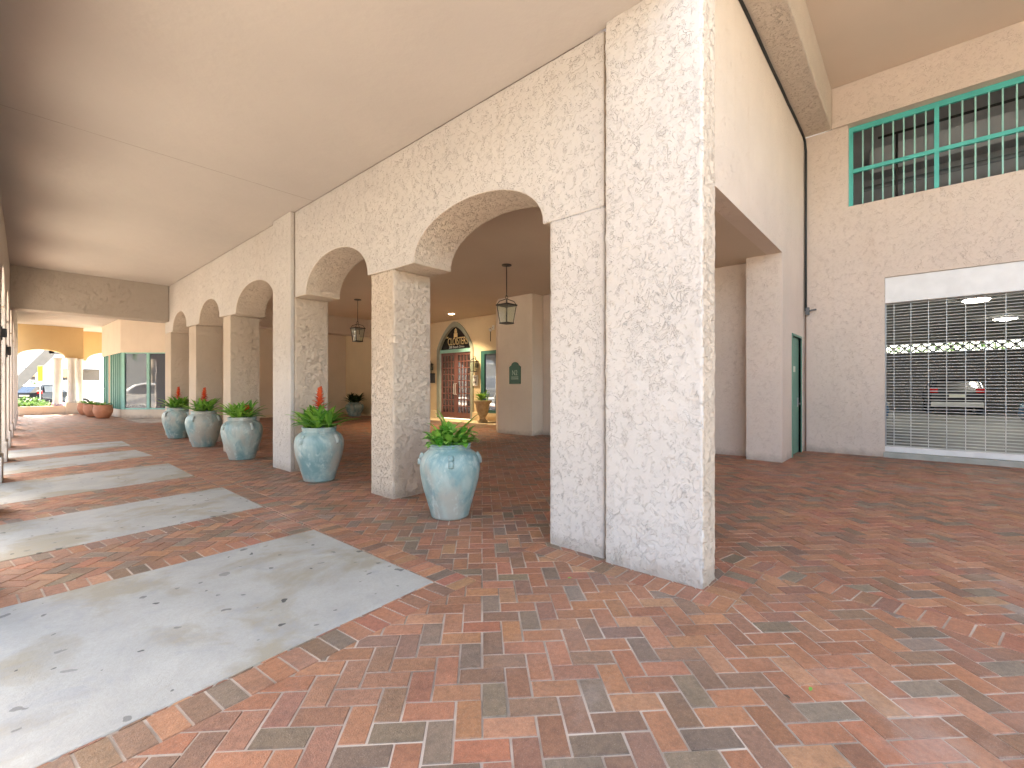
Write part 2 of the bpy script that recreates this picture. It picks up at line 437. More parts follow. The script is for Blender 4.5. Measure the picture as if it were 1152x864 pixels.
# ------------------------------------------------------------------ ground and paving
_g = MB(); _g.poly([(-400, -400, -.16), (400, -400, -.16), (400, 400, -.16), (-400, 400, -.16)]); struct(_g.build("ground", M["ground"]))
def sheet(name, x0, x1, y0, y1, z, mat):
    mb = MB(); mb.box(x0, x1, y0, y1, -.155, z); return struct(mb.build(name, mat))
sheet('sidewalk', -4.5, -.85, -40, 60, -.01, M['sidewalk'])
sheet('road', -16, -4.5, -60, 90, -.13, M['asphalt'])
sheet('far_pavement', -24, -16, -60, 90, 0, M['sidewalk'])
sheet('courtyard_pavement', -.85, 3.4, 33.5, 36, -.012, M['sidewalk'])
sheet('side_road', -4.5, 60, 42.5, 50, -.13, M['asphalt'])
sheet('corner_pavement', -4.5, 60, 36, 42.5, -.03, M['sidewalk'])

SLABS = [
    [(-.55, 2.185), (1.928, 2.411), (1.91, 4.109), (-.55, 3.985)],
    [(-.55, 5.03), (1.914, 5.311), (1.934, 6.74), (-.55, 6.35)],
    [(-.55, 7.44), (1.909, 7.927), (1.939, 9.534), (-.55, 9.14)],
    [(-.55, 9.85), (1.965, 10.862), (1.90, 12.13), (-.55, 11.44)],
    [(-.55, 12.1), (1.98, 13.126), (2.0, 14.395), (-.55, 13.68)],
]
def lerp(a, b, t): return (a[0]+(b[0]-a[0])*t, a[1]+(b[1]-a[1])*t)
def soldier(a, b, ca, cb, bw=.105):
    """bricks side by side in the strip a-b (one edge) / ca-cb (the other edge)"""
    L = math.dist(a, b); n = max(1, round(L/bw)); g = .04
    return [[lerp(a, b, (i+g)/n), lerp(a, b, (i+1-g)/n), lerp(ca, cb, (i+1-g)/n), lerp(ca, cb, (i+g)/n)] for i in range(n)]
def off(p, q, dist):
    dx, dy = q[0]-p[0], q[1]-p[1]; L = math.hypot(dx, dy); nx, ny = dy/L*dist, -dx/L*dist
    return (p[0]+nx, p[1]+ny), (q[0]+nx, q[1]+ny)
strips = []         # convex quads laid with soldier bricks
BW = .20
def strip(a, b, dist):
    """strip on the right of a->b; a little joint is kept on both sides"""
    a1, b1 = off(a, b, .006); a2, b2 = off(a, b, dist); strips.append((a1, b1, a2, b2))
s0 = SLABS[0]
strip((-.55, 2.18), (1.928, 2.405), BW)                                   # front of the first slab
strip((1.932, 2.41-.205), (1.932, 15.0), BW)                              # right ends of the slabs
for i, s in enumerate(SLABS):
    if i: strip((s[0][0], s[0][1]-.004), (s[1][0]-.22, s[0][1]+(s[1][1]-s[0][1])*.91-.004), BW)     # near edge
    strip((s[2][0]-.22, s[2][1]+(s[3][1]-s[2][1])*.09+.004), (s[3][0], s[3][1]+.004), BW)         # far edge
    nx = SLABS[i+1] if i+1 < len(SLABS) else None
    if nx: strip((1.708, s[2][1]+.02), (1.708, nx[1][1]-.03), BW)
strip((2.785, .83), (2.785, 2.36), .195)                                  # front of the pier
strip((3.86, 1.02), (2.79, 1.02), -.0) if False else None
strip((2.985, .825), (3.70, .79), -.195) if False else strips.append(((2.985, .83), (3.62, .80), (2.985, 1.022), (3.66, 1.0)))
strip((3.63, 1.22), (3.30, -.50), -.20)
strip((3.30, -.50), (3.05, -2.2), -.20)
blocks = [list(q) for q in SLABS] + [[a, b, d, c] for a, b, c, d in strips]
SOLIDS = [[(3.05, 1.03), (3.6, 1.03), (3.6, 2.28), (3.05, 2.28)]]
def area(p): return .5*sum(p[i][0]*p[(i+1) % len(p)][1]-p[(i+1) % len(p)][0]*p[i][1] for i in range(len(p)))
def ccw(p): return p if area(p) > 0 else p[::-1]
blocks = [ccw(b) for b in blocks]
bbs = [(min(x for x, y in b), max(x for x, y in b), min(y for x, y in b), max(y for x, y in b)) for b in blocks]
def split(poly, a, b):
    """parts of poly left and right of a->b"""
    L, Rr = [], []
    n = len(poly); s = [(b[0]-a[0])*(p[1]-a[1])-(b[1]-a[1])*(p[0]-a[0]) for p in poly]
    for i in range(n):
        p, q, u, v = poly[i], poly[(i+1) % n], s[i], s[(i+1) % n]
        if u >= 0: L.append(p)
        if u <= 0: Rr.append(p)
        if u*v < 0:
            t = u/(u-v); x = lerp(p, q, t); L.append(x); Rr.append(x)
    return L, Rr
def subtract(poly, blk):
    out = []; rest = poly
    for i in range(len(blk)):
        if len(rest) < 3: break
        L, Rr = split(rest, blk[i], blk[(i+1) % len(blk)])
        if len(Rr) >= 3 and abs(area(Rr)) > 2e-4: out.append(Rr)
        rest = L
    return out
PAL = [((.42, .185, .10), 6), ((.38, .16, .086), 6), ((.345, .15, .086), 5), ((.315, .15, .092), 4), ((.44, .215, .12), 3),
       ((.26, .145, .092), 3.0), ((.225, .155, .107), 1.9), ((.26, .185, .132), 1.2), ((.40, .155, .09), 2.5)]
tot = sum(wt for c, wt in PAL)
def brick_colour(x, y):
    nz = noise.noise((x*.35, y*.35, 3.1)); r = random.random()
    if x > 3.4 and random.random() < .16: r = .99
    r *= tot; c = PAL[-1][0]
    for cc, wt in PAL:
        if r < wt: c = cc; break
        r -= wt
    if nz > .15 and random.random() < .45: c = random.choice([PAL[6][0], PAL[5][0], PAL[3][0]])
    k = random.uniform(.86, 1.12)
    return (c[0]*k, c[1]*k*random.uniform(.95, 1.06), c[2]*k*random.uniform(.93, 1.08), 1)
def lay_bricks():
    bm = bmesh.new(); lay = bm.loops.layers.float_color.new('brick_colour')
    def add(poly, colr):
        poly = ccw(poly); n = len(poly)
        cx = sum(p[0] for p in poly)/n; cy = sum(p[1] for p in poly)/n
        ta, tb = random.gauss(0, .006), random.gauss(0, .006); dz = random.gauss(0, .0006)
        lo = [bm.verts.new((p[0], p[1], .001)) for p in poly]; hi = []
        for p in poly:
            dx, dy = cx-p[0], cy-p[1]; L = math.hypot(dx, dy) or 1; k = min(.0048, L*.3)/L
            x, y = p[0]+dx*k, p[1]+dy*k
            hi.append(bm.verts.new((x, y, .0085+dz+ta*(x-cx)+tb*(y-cy))))
        fs = [bm.faces.new(hi)] + [bm.faces.new([lo[i], lo[(i+1) % n], hi[(i+1) % n], hi[i]]) for i in range(n)]
        for f in fs:
            for l in f.loops: l[lay] = colr
    for a, b, c, d in strips:
        for q in soldier(a, b, c, d): add(q, brick_colour(*q[0]))
    m = .1055; j = .0031; e1 = Vector((math.cos(R(-44.6)), math.sin(R(-44.6)))); e2 = Vector((-e1.y, e1.x))
    Rg = [(-.84, 3.45, -3.0, 33.4), (3.45, 11.3, -7.0, 21.0)]
    N = 340
    for i in range(-N, N):
        for k_ in range(-N, N):
            k = (i-k_) % 4
            if k == 0: q = (i, k_, 2, 1)
            elif k == 3: q = (i, k_, 1, 2)
            else: continue
            c0 = e1*(q[0]+q[2]/2)*m + e2*(q[1]+q[3]/2)*m
            if not any(a <= c0.x <= b and c <= c0.y <= d for a, b, c, d in Rg): continue
            hx, hy = q[2]*m/2-j, q[3]*m/2-j
            jx, jy = random.gauss(0, .0009), random.gauss(0, .0009); rot = random.gauss(0, .006)
            poly = []
            for sx, sy in ((-1, -1), (1, -1), (1, 1), (-1, 1)):
                u, v = sx*hx, sy*hy; u, v = u-rot*v+jx, v+rot*u+jy
                p = c0 + e1*u + e2*v; poly.append((p.x, p.y))
            polys = [poly]; x0, x1, y0, y1 = c0.x-.12, c0.x+.12, c0.y-.12, c0.y+.12
            for b, bb in zip(blocks, bbs):
                if bb[0] > x1 or bb[1] < x0 or bb[2] > y1 or bb[3] < y0: continue
                polys = [r for pz in polys for r in subtract(pz, b)]
            if not polys: continue
            colr = brick_colour(c0.x, c0.y)
            for pz in polys:
                if abs(area(pz)) > 4e-4: add(pz, colr)
    me = bpy.data.meshes.new('brick_pavement'); bm.to_mesh(me); bm.free(); me.materials.append(M['brick'])
    o = bpy.data.objects.new('brick_pavement', me); col.objects.link(o); return struct(o)
lay_bricks()
mb = MB(); mb.box(-.85, 11.33, -7.0, 33.5, -.15, .0048); struct(mb.build('joint_sand_bed', M['mortar']))
for s in SLABS:
    mb = MB(); mb.slab([(x, y) for x, y in s], -.05, .012)
    struct(mb.build('concrete_slab', M['slab'], bevel=.006))

# ------------------------------------------------------------------ inner arcade
AX = 3.04; AT = .54
arc = thing('arcade', (AX, 8, 0), 'cream stucco arcade of five arches behind the row of blue jars', 'arcade')
#  opening: (ua, ub, spring, ledge near, ledge far, apex)
OP = [(2.29, 4.53, 2.67, .07, .38, 3.145), (5.02, 7.17, 2.685, .08, .37, 3.18), (7.86, 10.11, 2.72, .11, .30, 3.20),
      (10.54, 12.46, 2.745, .24, .24, 3.21), (13.03, 14.76, 2.76, .22, .20, 3.21)]
mb = arch_wall((AX, 0), (0, 1), (AT, 0), (1.775, 15.36), 4.0, [o + (False,) for o in OP], 2.67)
aw = mb.build('arch_wall', M['stucco'], arc, bevel=.012); aw.data.materials.append(M['stucco_rough'])
for f in aw.data.polygons: f.material_index = 0 if abs(f.normal.x) > .5 else 1
PI_ = [(4.53, 5.02, 2.67), (7.17, 7.86, 2.685), (10.11, 10.54, 2.72), (12.46, 13.03, 2.745), (14.76, 15.36, 2.76)]
def lumpy(x0, x1, y0, y1, z0, z1, step=.02, amp=.006, rnd=.014):
    """stucco coated pier: a dense box skin with rounded arrises and a hand-trowelled, uneven surface"""
    mb = MB(); bm = mb.bm
    nx, ny, nz = max(2, round((x1-x0)/step)), max(2, round((y1-y0)/step)), max(2, round((z1-z0)/step))
    per = [(i/nx, 0, (0, -1)) for i in range(nx)] + [(1, i/ny, (1, 0)) for i in range(ny)] + \
          [(1-i/nx, 1, (0, 1)) for i in range(nx)] + [(0, 1-i/ny, (-1, 0)) for i in range(ny)]
    corner = {0, nx, nx+ny, 2*nx+ny}
    rows = []
    for k in range(nz+1):
        row = []; z = z0+(z1-z0)*k/nz
        for i, (a, b, nn) in enumerate(per):
            x, y = x0+(x1-x0)*a, y0+(y1-y0)*b
            n_ = Vector((nn[0], nn[1], 0)); p = Vector((x, y, z))
            h = noise.noise(p*9)*.45 + abs(noise.noise(p*17+Vector((3, 1, 2))))*.8 - .3 + noise.noise(p*38)*.25
            if i in corner:
                cxn = Vector(((-1 if x < (x0+x1)/2 else 1), (-1 if y < (y0+y1)/2 else 1), 0)).normalized()
                p = p - cxn*rnd*.55 + cxn*amp*1.5*h
            else: p = p + n_*amp*h
            row.append(bm.verts.new(p))
        rows.append(row)
    n = len(per)
    for a, b in zip(rows, rows[1:]):
        for i in range(n):
            bm.faces.new([a[i], a[(i+1) % n], b[(i+1) % n], b[i]])
    bm.faces.new(rows[-1])
    return mb
for i, (y0, y1, zs) in enumerate(PI_):
    if i < 2: m_ = lumpy(AX, AX+AT, y0, y1, .003, zs, .02, .005)
    else: m_ = MB().box(AX, AX+AT, y0, y1, .003, zs)
    m_.build('pillar', M['stucco_rough'], arc, bevel=0 if i < 2 else .012, smooth=i < 2)
lumpy(AX, AX+AT, 1.775, 2.29, .003, 2.67, .02, .004).build('pillar', M['stucco'], arc, smooth=True)
lumpy(2.992, 3.235, 1.03, 1.742, .003, 4.05, .014, .008).build('end_pilaster', M['stucco'], arc, smooth=True).data.materials.append(M['stucco_rough'])
for f in bpy.data.objects['end_pilaster'].data.polygons: f.material_index = 1 if abs(f.normal.y) > .75 else 0
MB().box(3.07, 3.2, 1.735, 1.78, .003, 4.0).build('groove', M['groove'], arc)
MB().box(3.235, 3.58, 1.3, 1.775, .003, 4.0).build('pier_core', M['stucco'], arc)
MB().box(2.975, AX-.002, 7.18, 7.855, .003, 3.997).build('pilaster', M['stucco'], arc, bevel=.012)
MB().box(AX-.004, AX, 7.165, 7.179, 2.69, 3.99).build('groove', M['groove'], arc)  # thin brown strip laid on the wall, standing for the pilaster's dark side

# ------------------------------------------------------------------ outer arcade along the street (camera stands in its line)
OX = lambda y: .03+(y-9.5)*.028
oarc = thing('street_arcade', (-.2, 8, 0), 'cream stucco arcade on the street side, edge-on at the left of the view', 'arcade')
dvec = Vector((.028, 1)).normalized(); nvec = (-.46*dvec.y, .46*dvec.x)
def on_line(u): return (OX(0)+dvec.x*u, dvec.y*u)
oo = [(1.2, 4.2, 2.67, .2, .2, 3.15), (4.75, 6.85, 2.67, .2, .2, 3.15), (7.4, 9.25, 2.7, .2, .2, 3.18), (9.8, 11.85, 2.7, .2, .2, 3.2), (12.4, 14.6, 2.72, .2, .2, 3.2), (15.1, 17.6, 2.72, .2, .2, 3.2),
      (18.2, 20.6, 2.72, .2, .2, 3.2), (21.2, 23.6, 2.72, .2, .2, 3.2), (24.2, 26.6, 2.72, .2, .2, 3.2), (27.2, 29.6, 2.72, .2, .2, 3.2)]
arch_wall(on_line(0), dvec, nvec, (.65, 30.2), 4.3, [o + (False,) for o in oo], 2.67).build('arch_wall', M['stucco'], oarc, bevel=.012)
prev = .65
for a, b, zs, *_ in oo + [(30.2, 31, 2.72)]:
    p, q = on_line(prev), on_line(a)
    pl = MB(); pl.prism([(p[0], p[1], .003), (q[0], q[1], .003), (q[0]+nvec[0], q[1]+nvec[1], .003), (p[0]+nvec[0], p[1]+nvec[1], .003)], (0, 0, (2.7 if zs > 2.68 else 2.67)-.003))
    po = pl.build('pillar', M['stucco'], oarc, bevel=.012)
    if prev > 5:
        p, q = on_line(prev-.035), on_line(a+.035); ex = .02
        pb = MB(); pb.prism([(p[0]+ex, p[1], .004), (q[0]+ex, q[1], .004), (q[0]+nvec[0]-.03, q[1]+nvec[1], .004), (p[0]+nvec[0]-.03, p[1]+nvec[1], .004)], (0, 0, .36))
        pb.build('plinth', M['stucco'], po, org=oarc.location, bevel=.01)
    prev = b

# ------------------------------------------------------------------ ceilings, beams
def ceil(name, x0, x1, y0, y1, z, mat, t=.2):
    return struct(MB().box(x0, x1, y0, y1, z, z+t).build(name, mat))
ceil('arcade_ceiling', -.3, AX-.001, 1.15, 14.9, 4.0, M['ceiling'], .3)
ceil('walkway_ceiling', -.3, 7.5, 15.36, 33.4, 4.27, M['ceiling'], .2)
ceil('lobby_ceiling', AX+AT-.05, 11.8, 3.6, 21.5, 3.82, M['ceiling_inner'], .2)
ceil('soffit', AX+AT-.05, 9.6, 2.0, 3.6, 3.63, M['ceiling_inner'], .35)
ceil('court_ceiling', 3.3, 11.4, -7.6, 1.9, 7.17, M['ceiling_court'], .4)
ceil('forecourt_shade_roof', 1.2, 3.3, -7.6, 1.15, 7.17, M['ceiling_court'], .4)  # roof added out of view to cut sky light on pier and foreground
ust = thing('unseen_storeys', (4, 16, 4.6), 'unseen upper storeys of the building over the arcade, put in above the picture to block the sun', 'building')  # unseen mass placed as a sun blocker over arcade and court
MB().box(-.3, 11.3, 2.2, 33.3, 4.6, 13).build('facade', M['stucco_court'], ust)
swl = thing('court_shade_wall', (7, -7.5, 0), 'unseen tan stucco wall added at the far side of the garage court to shade it', 'wall')  # unseen wall, its height set to dim the court
MB().box(3.4, 11.25, -7.6, -7.4, .0, 5.2).build('wall', M['stucco_court'], swl)
MB().box(3.4, 11.3, -4.9, 2.19, 7.6, 13).build('court_sun_block', M['stucco_court'], ust)
struct(MB().box(-.2, AX-.002, 6.548, 6.553, 3.999, 4.0).build('ceiling_seam', M['seam']))
bo = MB().box(.17, 3.0395, 14.9, 15.36, 3.05, 4.27).build('cross_beam', M['stucco_beam'], bevel=.02, org=(1.6, 15.1, 3.05))
tag(bo, 'rough stucco beam crossing the arcade ceiling past the last blue jar', 'beam')
bo = MB().box(AX+AT+.001, 11.349, 15.3, 15.7, 3.2, 3.819).build('lobby_beam', M['stucco_courtbeam'], bevel=.01, org=(7, 15.5, 3.2))
tag(bo, 'smooth tan beam under the dark lobby ceiling seen through the arches', 'beam')

# ------------------------------------------------------------------ court wall (faces the camera, right of the pier) and its green door
cw = thing('court_wall', (8, 1.76, 0), 'tall tan stucco wall above the recess, between the pier and the garage wall', 'wall')
pr = [(3.25, 3.63), (8.972, 3.63), (8.972, .003), (9.80, .003), (9.80, 2.27), (10.63, 2.27), (10.63, .003), (10.949, .003), (10.949, 7.168), (3.25, 7.168)]
MB().prism([(x, 1.76, z) for x, z in pr], (0, .24, 0)).build('wall', M['stucco_court'], cw)
MB().box(8.972, 9.80, 2.0, 2.33, .003, 3.63).build('return_pier', M['stucco_court'], cw)
MB().box(3.3, 10.948, 1.285, 1.759, 6.385, 7.168).build('beam', M['stucco_courtbeam'], cw, bevel=.02)
dr = MB().box(9.80, 10.63, 1.80, 1.85, .02, 2.27).build('service_door', M['green_door'], cw, bevel=.004)
d2 = MB()
d2.tube([(10.53, 1.80, .98), (10.53, 1.755, .98), (10.42, 1.75, .98)], .011); d2.box(10.49, 10.57, 1.792, 1.80, .92, 1.1)
d2.build('handle', M['alu'], dr, org=cw.location)
d2 = MB(); d2.box(10.12, 10.28, 1.793, 1.8, 1.6, 1.71); d2.build('notice', M['plate'], dr, org=cw.location)
MB().box(9.76, 9.80, 1.745, 1.80, .003, 2.31).box(10.63, 10.67, 1.745, 1.80, .003, 2.31).box(9.8, 10.63, 1.745, 1.8, 2.27, 2.31).build('door_frame', M['green_door'], cw)

# lobby side walls
lw = thing('lobby_wall', (9.6, 5, 0), 'plain cream lobby wall in the recess right of the big pier', 'wall')
MB().slab([(9.32, 2.335), (9.55, 2.335), (9.55, 4.9), (10.6, 4.9), (10.6, 9.0), (11.34, 9.0), (11.34, 9.2), (9.97, 8.95), (9.95, 7.71), (9.9, 4.8), (9.32, 4.8)][:2] +
          [(10.3, 2.335), (10.3, 7.7), (9.93, 7.7), (9.9, 4.8), (9.32, 4.8)], .003, 3.9).build('wall', M['stucco_court'], lw)
MB().box(9.305, 9.322, 2.325, 2.345, .003, 3.63).build('joint_gap', M['groove'], lw)
cp = thing('lobby_pier', (9.8, 8.3, 0), 'wide cream lobby pier carrying the green plaque', 'pier')
MB().slab([(9.48, 7.71), (10.9, 7.71), (10.9, 9.4), (9.85, 9.4), (9.48, 8.97)], .003, 3.82).build('shaft', M['stucco_smooth'], cp, bevel=.012)
ew = thing('lobby_end_wall', (7, 21.2, 0), 'plain cream end wall behind the arches beyond the hanging lanterns', 'wall')
MB().box(4.45, 11.5, 21.0, 21.3, .003, 4.2).build('wall', M['stucco_smooth'], ew)
MB().box(4.45, 11.34, 20.97, 20.999, .004, .12).build('skirting', M['stucco_entry'], ew)

# ------------------------------------------------------------------ entrance wall with arched door and sign
EX = 11.35
en = thing('entrance_wall', (EX, 13, 0), 'cream entrance wall with pointed arch doorway in mahogany and black sign', 'wall')
mb = MB()
ol = arch_outline((7.72, 21.0), 3.82, [(12.0, 13.88, 2.72, 0, 0, 3.66, True)], .003)
# outline with a doorway cut to the floor
arc_pts = [p for p in ol if p[1] >= 2.72-1e-6 and 12.0-1e-6 <= p[0] <= 13.88+1e-6 and p[1] < 3.8]
ol = [(7.72, .003), (12.0, .003)] + arc_pts + [(13.88, .003), (21.0, .003), (21.0, 3.82), (7.72, 3.82)]
mb.prism([(EX, u, z) for u, z in ol], (.25, 0, 0)); mb.build('wall', M['stucco_entry'], en)
def ring(o_in, o_out, x0, x1):
    mb = MB(); n = len(o_in)
    for i in range(n-1):
        a, b, c, d = o_in[i], o_in[i+1], o_out[i+1], o_out[i]
        mb.prism([(x0, a[0], a[1]), (x0, b[0], b[1]), (x0, c[0], c[1]), (x0, d[0], d[1])], (x1-x0, 0, 0))
    bmesh.ops.remove_doubles(mb.bm, verts=mb.bm.verts[:], dist=1e-5); return mb
def outl(y0, y1, zs, za, z0=.14, N=24):
    c, hw = (y0+y1)/2, (y1-y0)/2
    L = [(y0, z0)]
    for i in range(N+1):
        cx = math.cos(math.pi*(1-i/N)); L.append((c+hw*cx, zs+(za-zs)*(max(0, 1-abs(cx)**1.6))**.80))
    return L + [(y1, z0)]
ring(outl(12.06, 13.82, 2.72, 3.58), outl(11.93, 13.95, 2.72, 3.76), EX-.05, EX+.08).build('door_surround', M['surround'], en)
li = outl(12.06, 13.82, 2.72, 3.58)[1:-1]
sg = MB().prism([(EX+.06, u, z) for u, z in li], (.04, 0, 0)).build('sign_panel', M['black_sign'], en)
MB().box(EX+.0, EX+.11, 12.07, 13.81, 2.61, 2.735).build('transom_bar', M['teal_pale'], en)
XA, YA = (0, -1, 0), (0, 0, 1)
text('lettering', 'CLOISTERS', M['gold'], sg, (EX+.055, 12.86, 2.90), XA, YA, .40, .006, .57)
text('lettering', 'The', M['gold'], sg, (EX+.055, 13.47, 3.17), XA, YA, .13, .004, .8)
text('lettering', '288 Beach Drive', M['white_paint'], sg, (EX+.055, 12.92, 2.775), XA, YA, .135, .004, .95)
tw = MB()   # little bell tower emblem above the name
tw.box(EX+.05, EX+.06, 12.87, 13.07, 3.19, 3.34).box(EX+.05, EX+.06, 12.90, 13.04, 3.35, 3.43)
tw.prism([(EX+.05, 12.90, 3.44), (EX+.05, 13.04, 3.44), (EX+.05, 12.97, 3.52)], (.01, 0, 0)); tw.build('emblem', M['gold'], sg, org=en.location)
for k, (y0, y1) in enumerate(((12.95, 13.79), (12.09, 12.93))):
    fr = MB(); rows, cols = 9, 4; bw = .034; z0, z1 = .15, 2.61; x0, x1 = EX+.045, EX+.095
    gy0, gy1 = y0+.09, y1-.09; gz0, gz1 = z0+.22, z1-.10
    fr.box(x0, x1, y0, gy0, z0, z1).box(x0, x1, gy1, y1, z0, z1).box(x0, x1, gy0, gy1, z0, gz0).box(x0, x1, gy0, gy1, gz1, z1)
    for i in range(1, cols):
        yy = gy0+(gy1-gy0)*i/cols; fr.box(x0+.004, x1-.004, yy-bw/2, yy+bw/2, gz0, gz1)
    for i in range(1, rows):
        zz = gz0+(gz1-gz0)*i/rows; fr.box(x0+.007, x1-.007, gy0, gy1, zz-bw/2, zz+bw/2)
    lf = fr.build('door_leaf', M['mahogany'], en)
    MB().box(EX+.066, EX+.076, gy0-.01, gy1+.01, gz0-.01, gz1+.01).build('pane', M['glass_door'], lf, org=en.location)
    hy = 12.985 if k == 0 else 12.90
    MB().tube([(EX+.045, hy, 1.05), (EX-.02, hy, 1.05), (EX-.02, hy, 1.45), (EX+.045, hy, 1.45)], .014).build('handle', M['alu'], lf, org=en.location)
MB().box(EX-.10, EX-.001, 13.96, 14.6, .14, .42).box(EX-.10, EX-.001, 11.55, 11.92, .14, .42).box(EX-.06, EX-.001, 14.6, 20.9, .14, .36).build('base_trim', M['stucco_entry'], en, bevel=.02)
wf = MB().box(EX-.09, EX-.002, 11.30, 11.48, .42, 2.58).box(EX-.09, EX-.002, 9.5, 11.30, 2.46, 2.58).box(EX-.09, EX-.002, 9.5, 11.3, .42, .52).build('window_frame', M['teal_dark'], en)
MB().box(EX-.05, EX-.03, 9.5, 11.3, .52, 2.46).build('pane', M['glass_dark'], wf, org=en.location)
MB().box(EX-.1, EX-.002, 9.45, 11.5, .30, .419).build('window_sill', M['stucco_entry'], en)
struct(MB().box(10.35, EX-.001, 9.45, 16.2, .003, .14).build('entrance_step', M['stucco_entry'], bevel=.012))

# ------------------------------------------------------------------ garage wall: barred window, header, roller grille
GX = 10.95
gw = thing('garage_wall', (GX, 0, 0), 'tan stucco garage wall with a teal barred window above a roller grille', 'wall')
g0, g1 = -4.4, .478
pr = [(1.76, .003), (1.76, 7.168), (-10, 7.168), (-10, .003), (g0, .003), (g0, 3.345), (g1, 3.345), (g1, .003)]
# the wall is cut for the window: three vertical pieces
def wallpiece(mb, y0, y1, z0, z1): mb.box(GX, GX+.3, y0, y1, z0, z1)
w0, w1, wz0, wz1 = -5.75, 1.03, 4.80, 6.385
mb = MB()
mb.prism([(GX, y, z) for y, z in [(1.759, .003), (g1, .003), (g1, 3.345), (g0, 3.345), (g0, .003), (-10, .003), (-10, 7.168), (w0, 7.168), (w0, wz0), (w1, wz0), (w1, 6.38), (1.759, 6.38)]], (.3, 0, 0))
mb.build('wall', M['stucco_court'], gw)
MB().box(GX-.05, GX+.3, w0, 1.284, wz1, 7.167).build('header_beam', M['stucco_court'], gw, bevel=.012)
WX = 11.10
wn = MB(); wt = .075
wn.box(WX, WX+.06, w0, w1, wz1-.10, wz1-.002).box(WX, WX+.06, w0, w1, wz0+.002, wz0+.035)
ym = [1.03-.065, -.24, -1.52, -2.80, -4.08, -5.36]
for y in ym: wn.box(WX-.004, WX+.064, y-.025 if y < .9 else y, y+.04 if y < .9 else w1, wz0+.03, wz1-.09)
wn.box(WX-.002, WX+.062, w0, w1, 5.52-.035, 5.52+.035)
win = wn.build('barred_window', M['teal'], gw)
for a, b in zip(ym, ym[1:]):
    for i in range(1, 8):
        y = a+(b-a)*i/8
        MB().box(WX+.018, WX+.04, y-.011, y+.011, wz0+.03, wz1-.09).build('bar', M['teal_pale'], win, org=gw.location)
# roller grille
rg = thing('roller_grille', (GX+.12, -2, 0), 'closed silver roller grille of thin rods under a white hood, garage behind', 'gate')
MB().box(GX+.03, GX+.25, g0, g1, 2.865, 3.343).build('hood', M['white_paint'], rg, bevel=.01)
rod = MB(); z = .22
while z < 2.87:
    rod.tube([(GX+.12, g0, z), (GX+.12, g1, z)], .0078, 6); z += .0535
rod.build('rods', M['alu'], rg)
lk = MB(); y = .349
while y > g0:
    lk.box(GX+.105, GX+.135, y-.0045, y+.0045, .2, 2.87); y -= .2365
lk.build('links', M['alu'], rg)
MB().box(GX+.07, GX+.17, g0, g1, .105, .205).build('bottom_bar', M['white_paint'], rg, bevel=.008)
MB().box(GX+.1, GX+.14, g1-.02, g1-.001, .1, 2.865).build('side_track', M['grey_metal'], rg)
struct(MB().box(GX-.03, GX+.5, g0-.05, g1+.02, .002, .10).build('threshold', M['concrete'], bevel=.008))

# void behind the barred window, with ducts
vd = thing('duct_loft', (12, -2, 4.6), 'dark loft with grey ducts behind the teal barred window', 'loft')
MB().box(12.0, 12.05, -6.5, 2.0, 4.4, 7.1).box(11.26, 12.0, -6.5, 2.0, 4.45, 4.5).box(11.26, 12.05, 1.3, 1.4, 4.5, 7.1).box(11.26, 12.05, -6.6, -6.5, 4.5, 7.1).box(11.26, 12.05, -6.5, 1.3, 7.0, 7.1).build('lining', M['loft_grey'], vd)
MB().box(11.55, 11.95, -6.4, .75, 5.55, 6.05).build('duct', M['loft_grey'], vd, bevel=.03)
MB().tube([(11.5, -6.4, 5.25), (11.5, .85, 5.25), (11.5, .85, 4.6)], .045, 10).build('pipe', M['pipe'], vd, smooth=True)
MB().tube([(11.45, -6.4, 6.18), (11.45, .6, 6.18)], .025, 8).tube([(11.45, .32, 6.2), (11.45, .32, 4.6)], .02, 8).build('pipe', M['black_metal'], vd, smooth=True)

# garage interior
gi = thing('garage_hall', (18, -2, 0), 'dark parking hall with a pierced block vent strip behind the roller grille', 'garage')
for q in ((5.5, 5.7), (-18.2, -18.0)): MB().box(11.26, 36.2, *q, 0, 4.1).build('side_wall', M['garage_wall'], gi)
MB().box(36, 36.2, -18, 5.5, .0, 3.35).box(36, 36.2, -18, 5.5, 3.85, 4.1).build('back_wall', M['garage_wall'], gi)
bb = MB(); y = 5.4
while y > -17.5:
    x0 = 36.05; s_ = .5
    for a, b in (((y, 3.35), (y-s_, 3.85)), ((y-s_, 3.35), (y, 3.85))):
        bb.tube([(x0+.05, a[0], a[1]), (x0+.05, b[0], b[1])], .042, 4)
    bb.box(x0, x0+.1, y-.02, y+.02, 3.35, 3.85); bb.tube([(x0+.05, y-s_/2, 3.35), (x0+.05, y-s_/2, 3.85)], .025, 4)
    y -= s_
bb.build('vent_blocks', M['garage_wall'], gi)
MB().box(11.26, 36.2, -18, 5.5, 4.1, 4.3).build('roof_deck', M['garage_wall'], gi)
struct(MB().slab([(11.45, -18), (36, -18), (36, 5.5), (11.45, 5.5)], .0, .06).build('garage_floor', M['garage_floor']))
for q in ((3.2, 3.6), (-6.5, -6.1)): MB().box(24.2, 24.6, *q, .06, 4.1).build('support', M['garage_wall'], gi)
def ceiling_lamp(x, y, lab):
    t = thing('ceiling_lamp', (x, y, 4.1), lab, 'lamp', 'garage ceiling lamps')
    MB().lathe([(.36, 4.099), (.38, 4.05), (.33, 4.03)], (x, y, 0), 28).build('housing', M['white_paint'], t)
    MB().lathe([(.33, 4.029), (.27, 3.99), (.08, 3.97)], (x, y, 0), 28).build('diffuser', M['lamp_cool'], t, smooth=True)
ceiling_lamp(20.3, -1.33, 'lit white round lamp in the garage, the nearer to the grille hood')
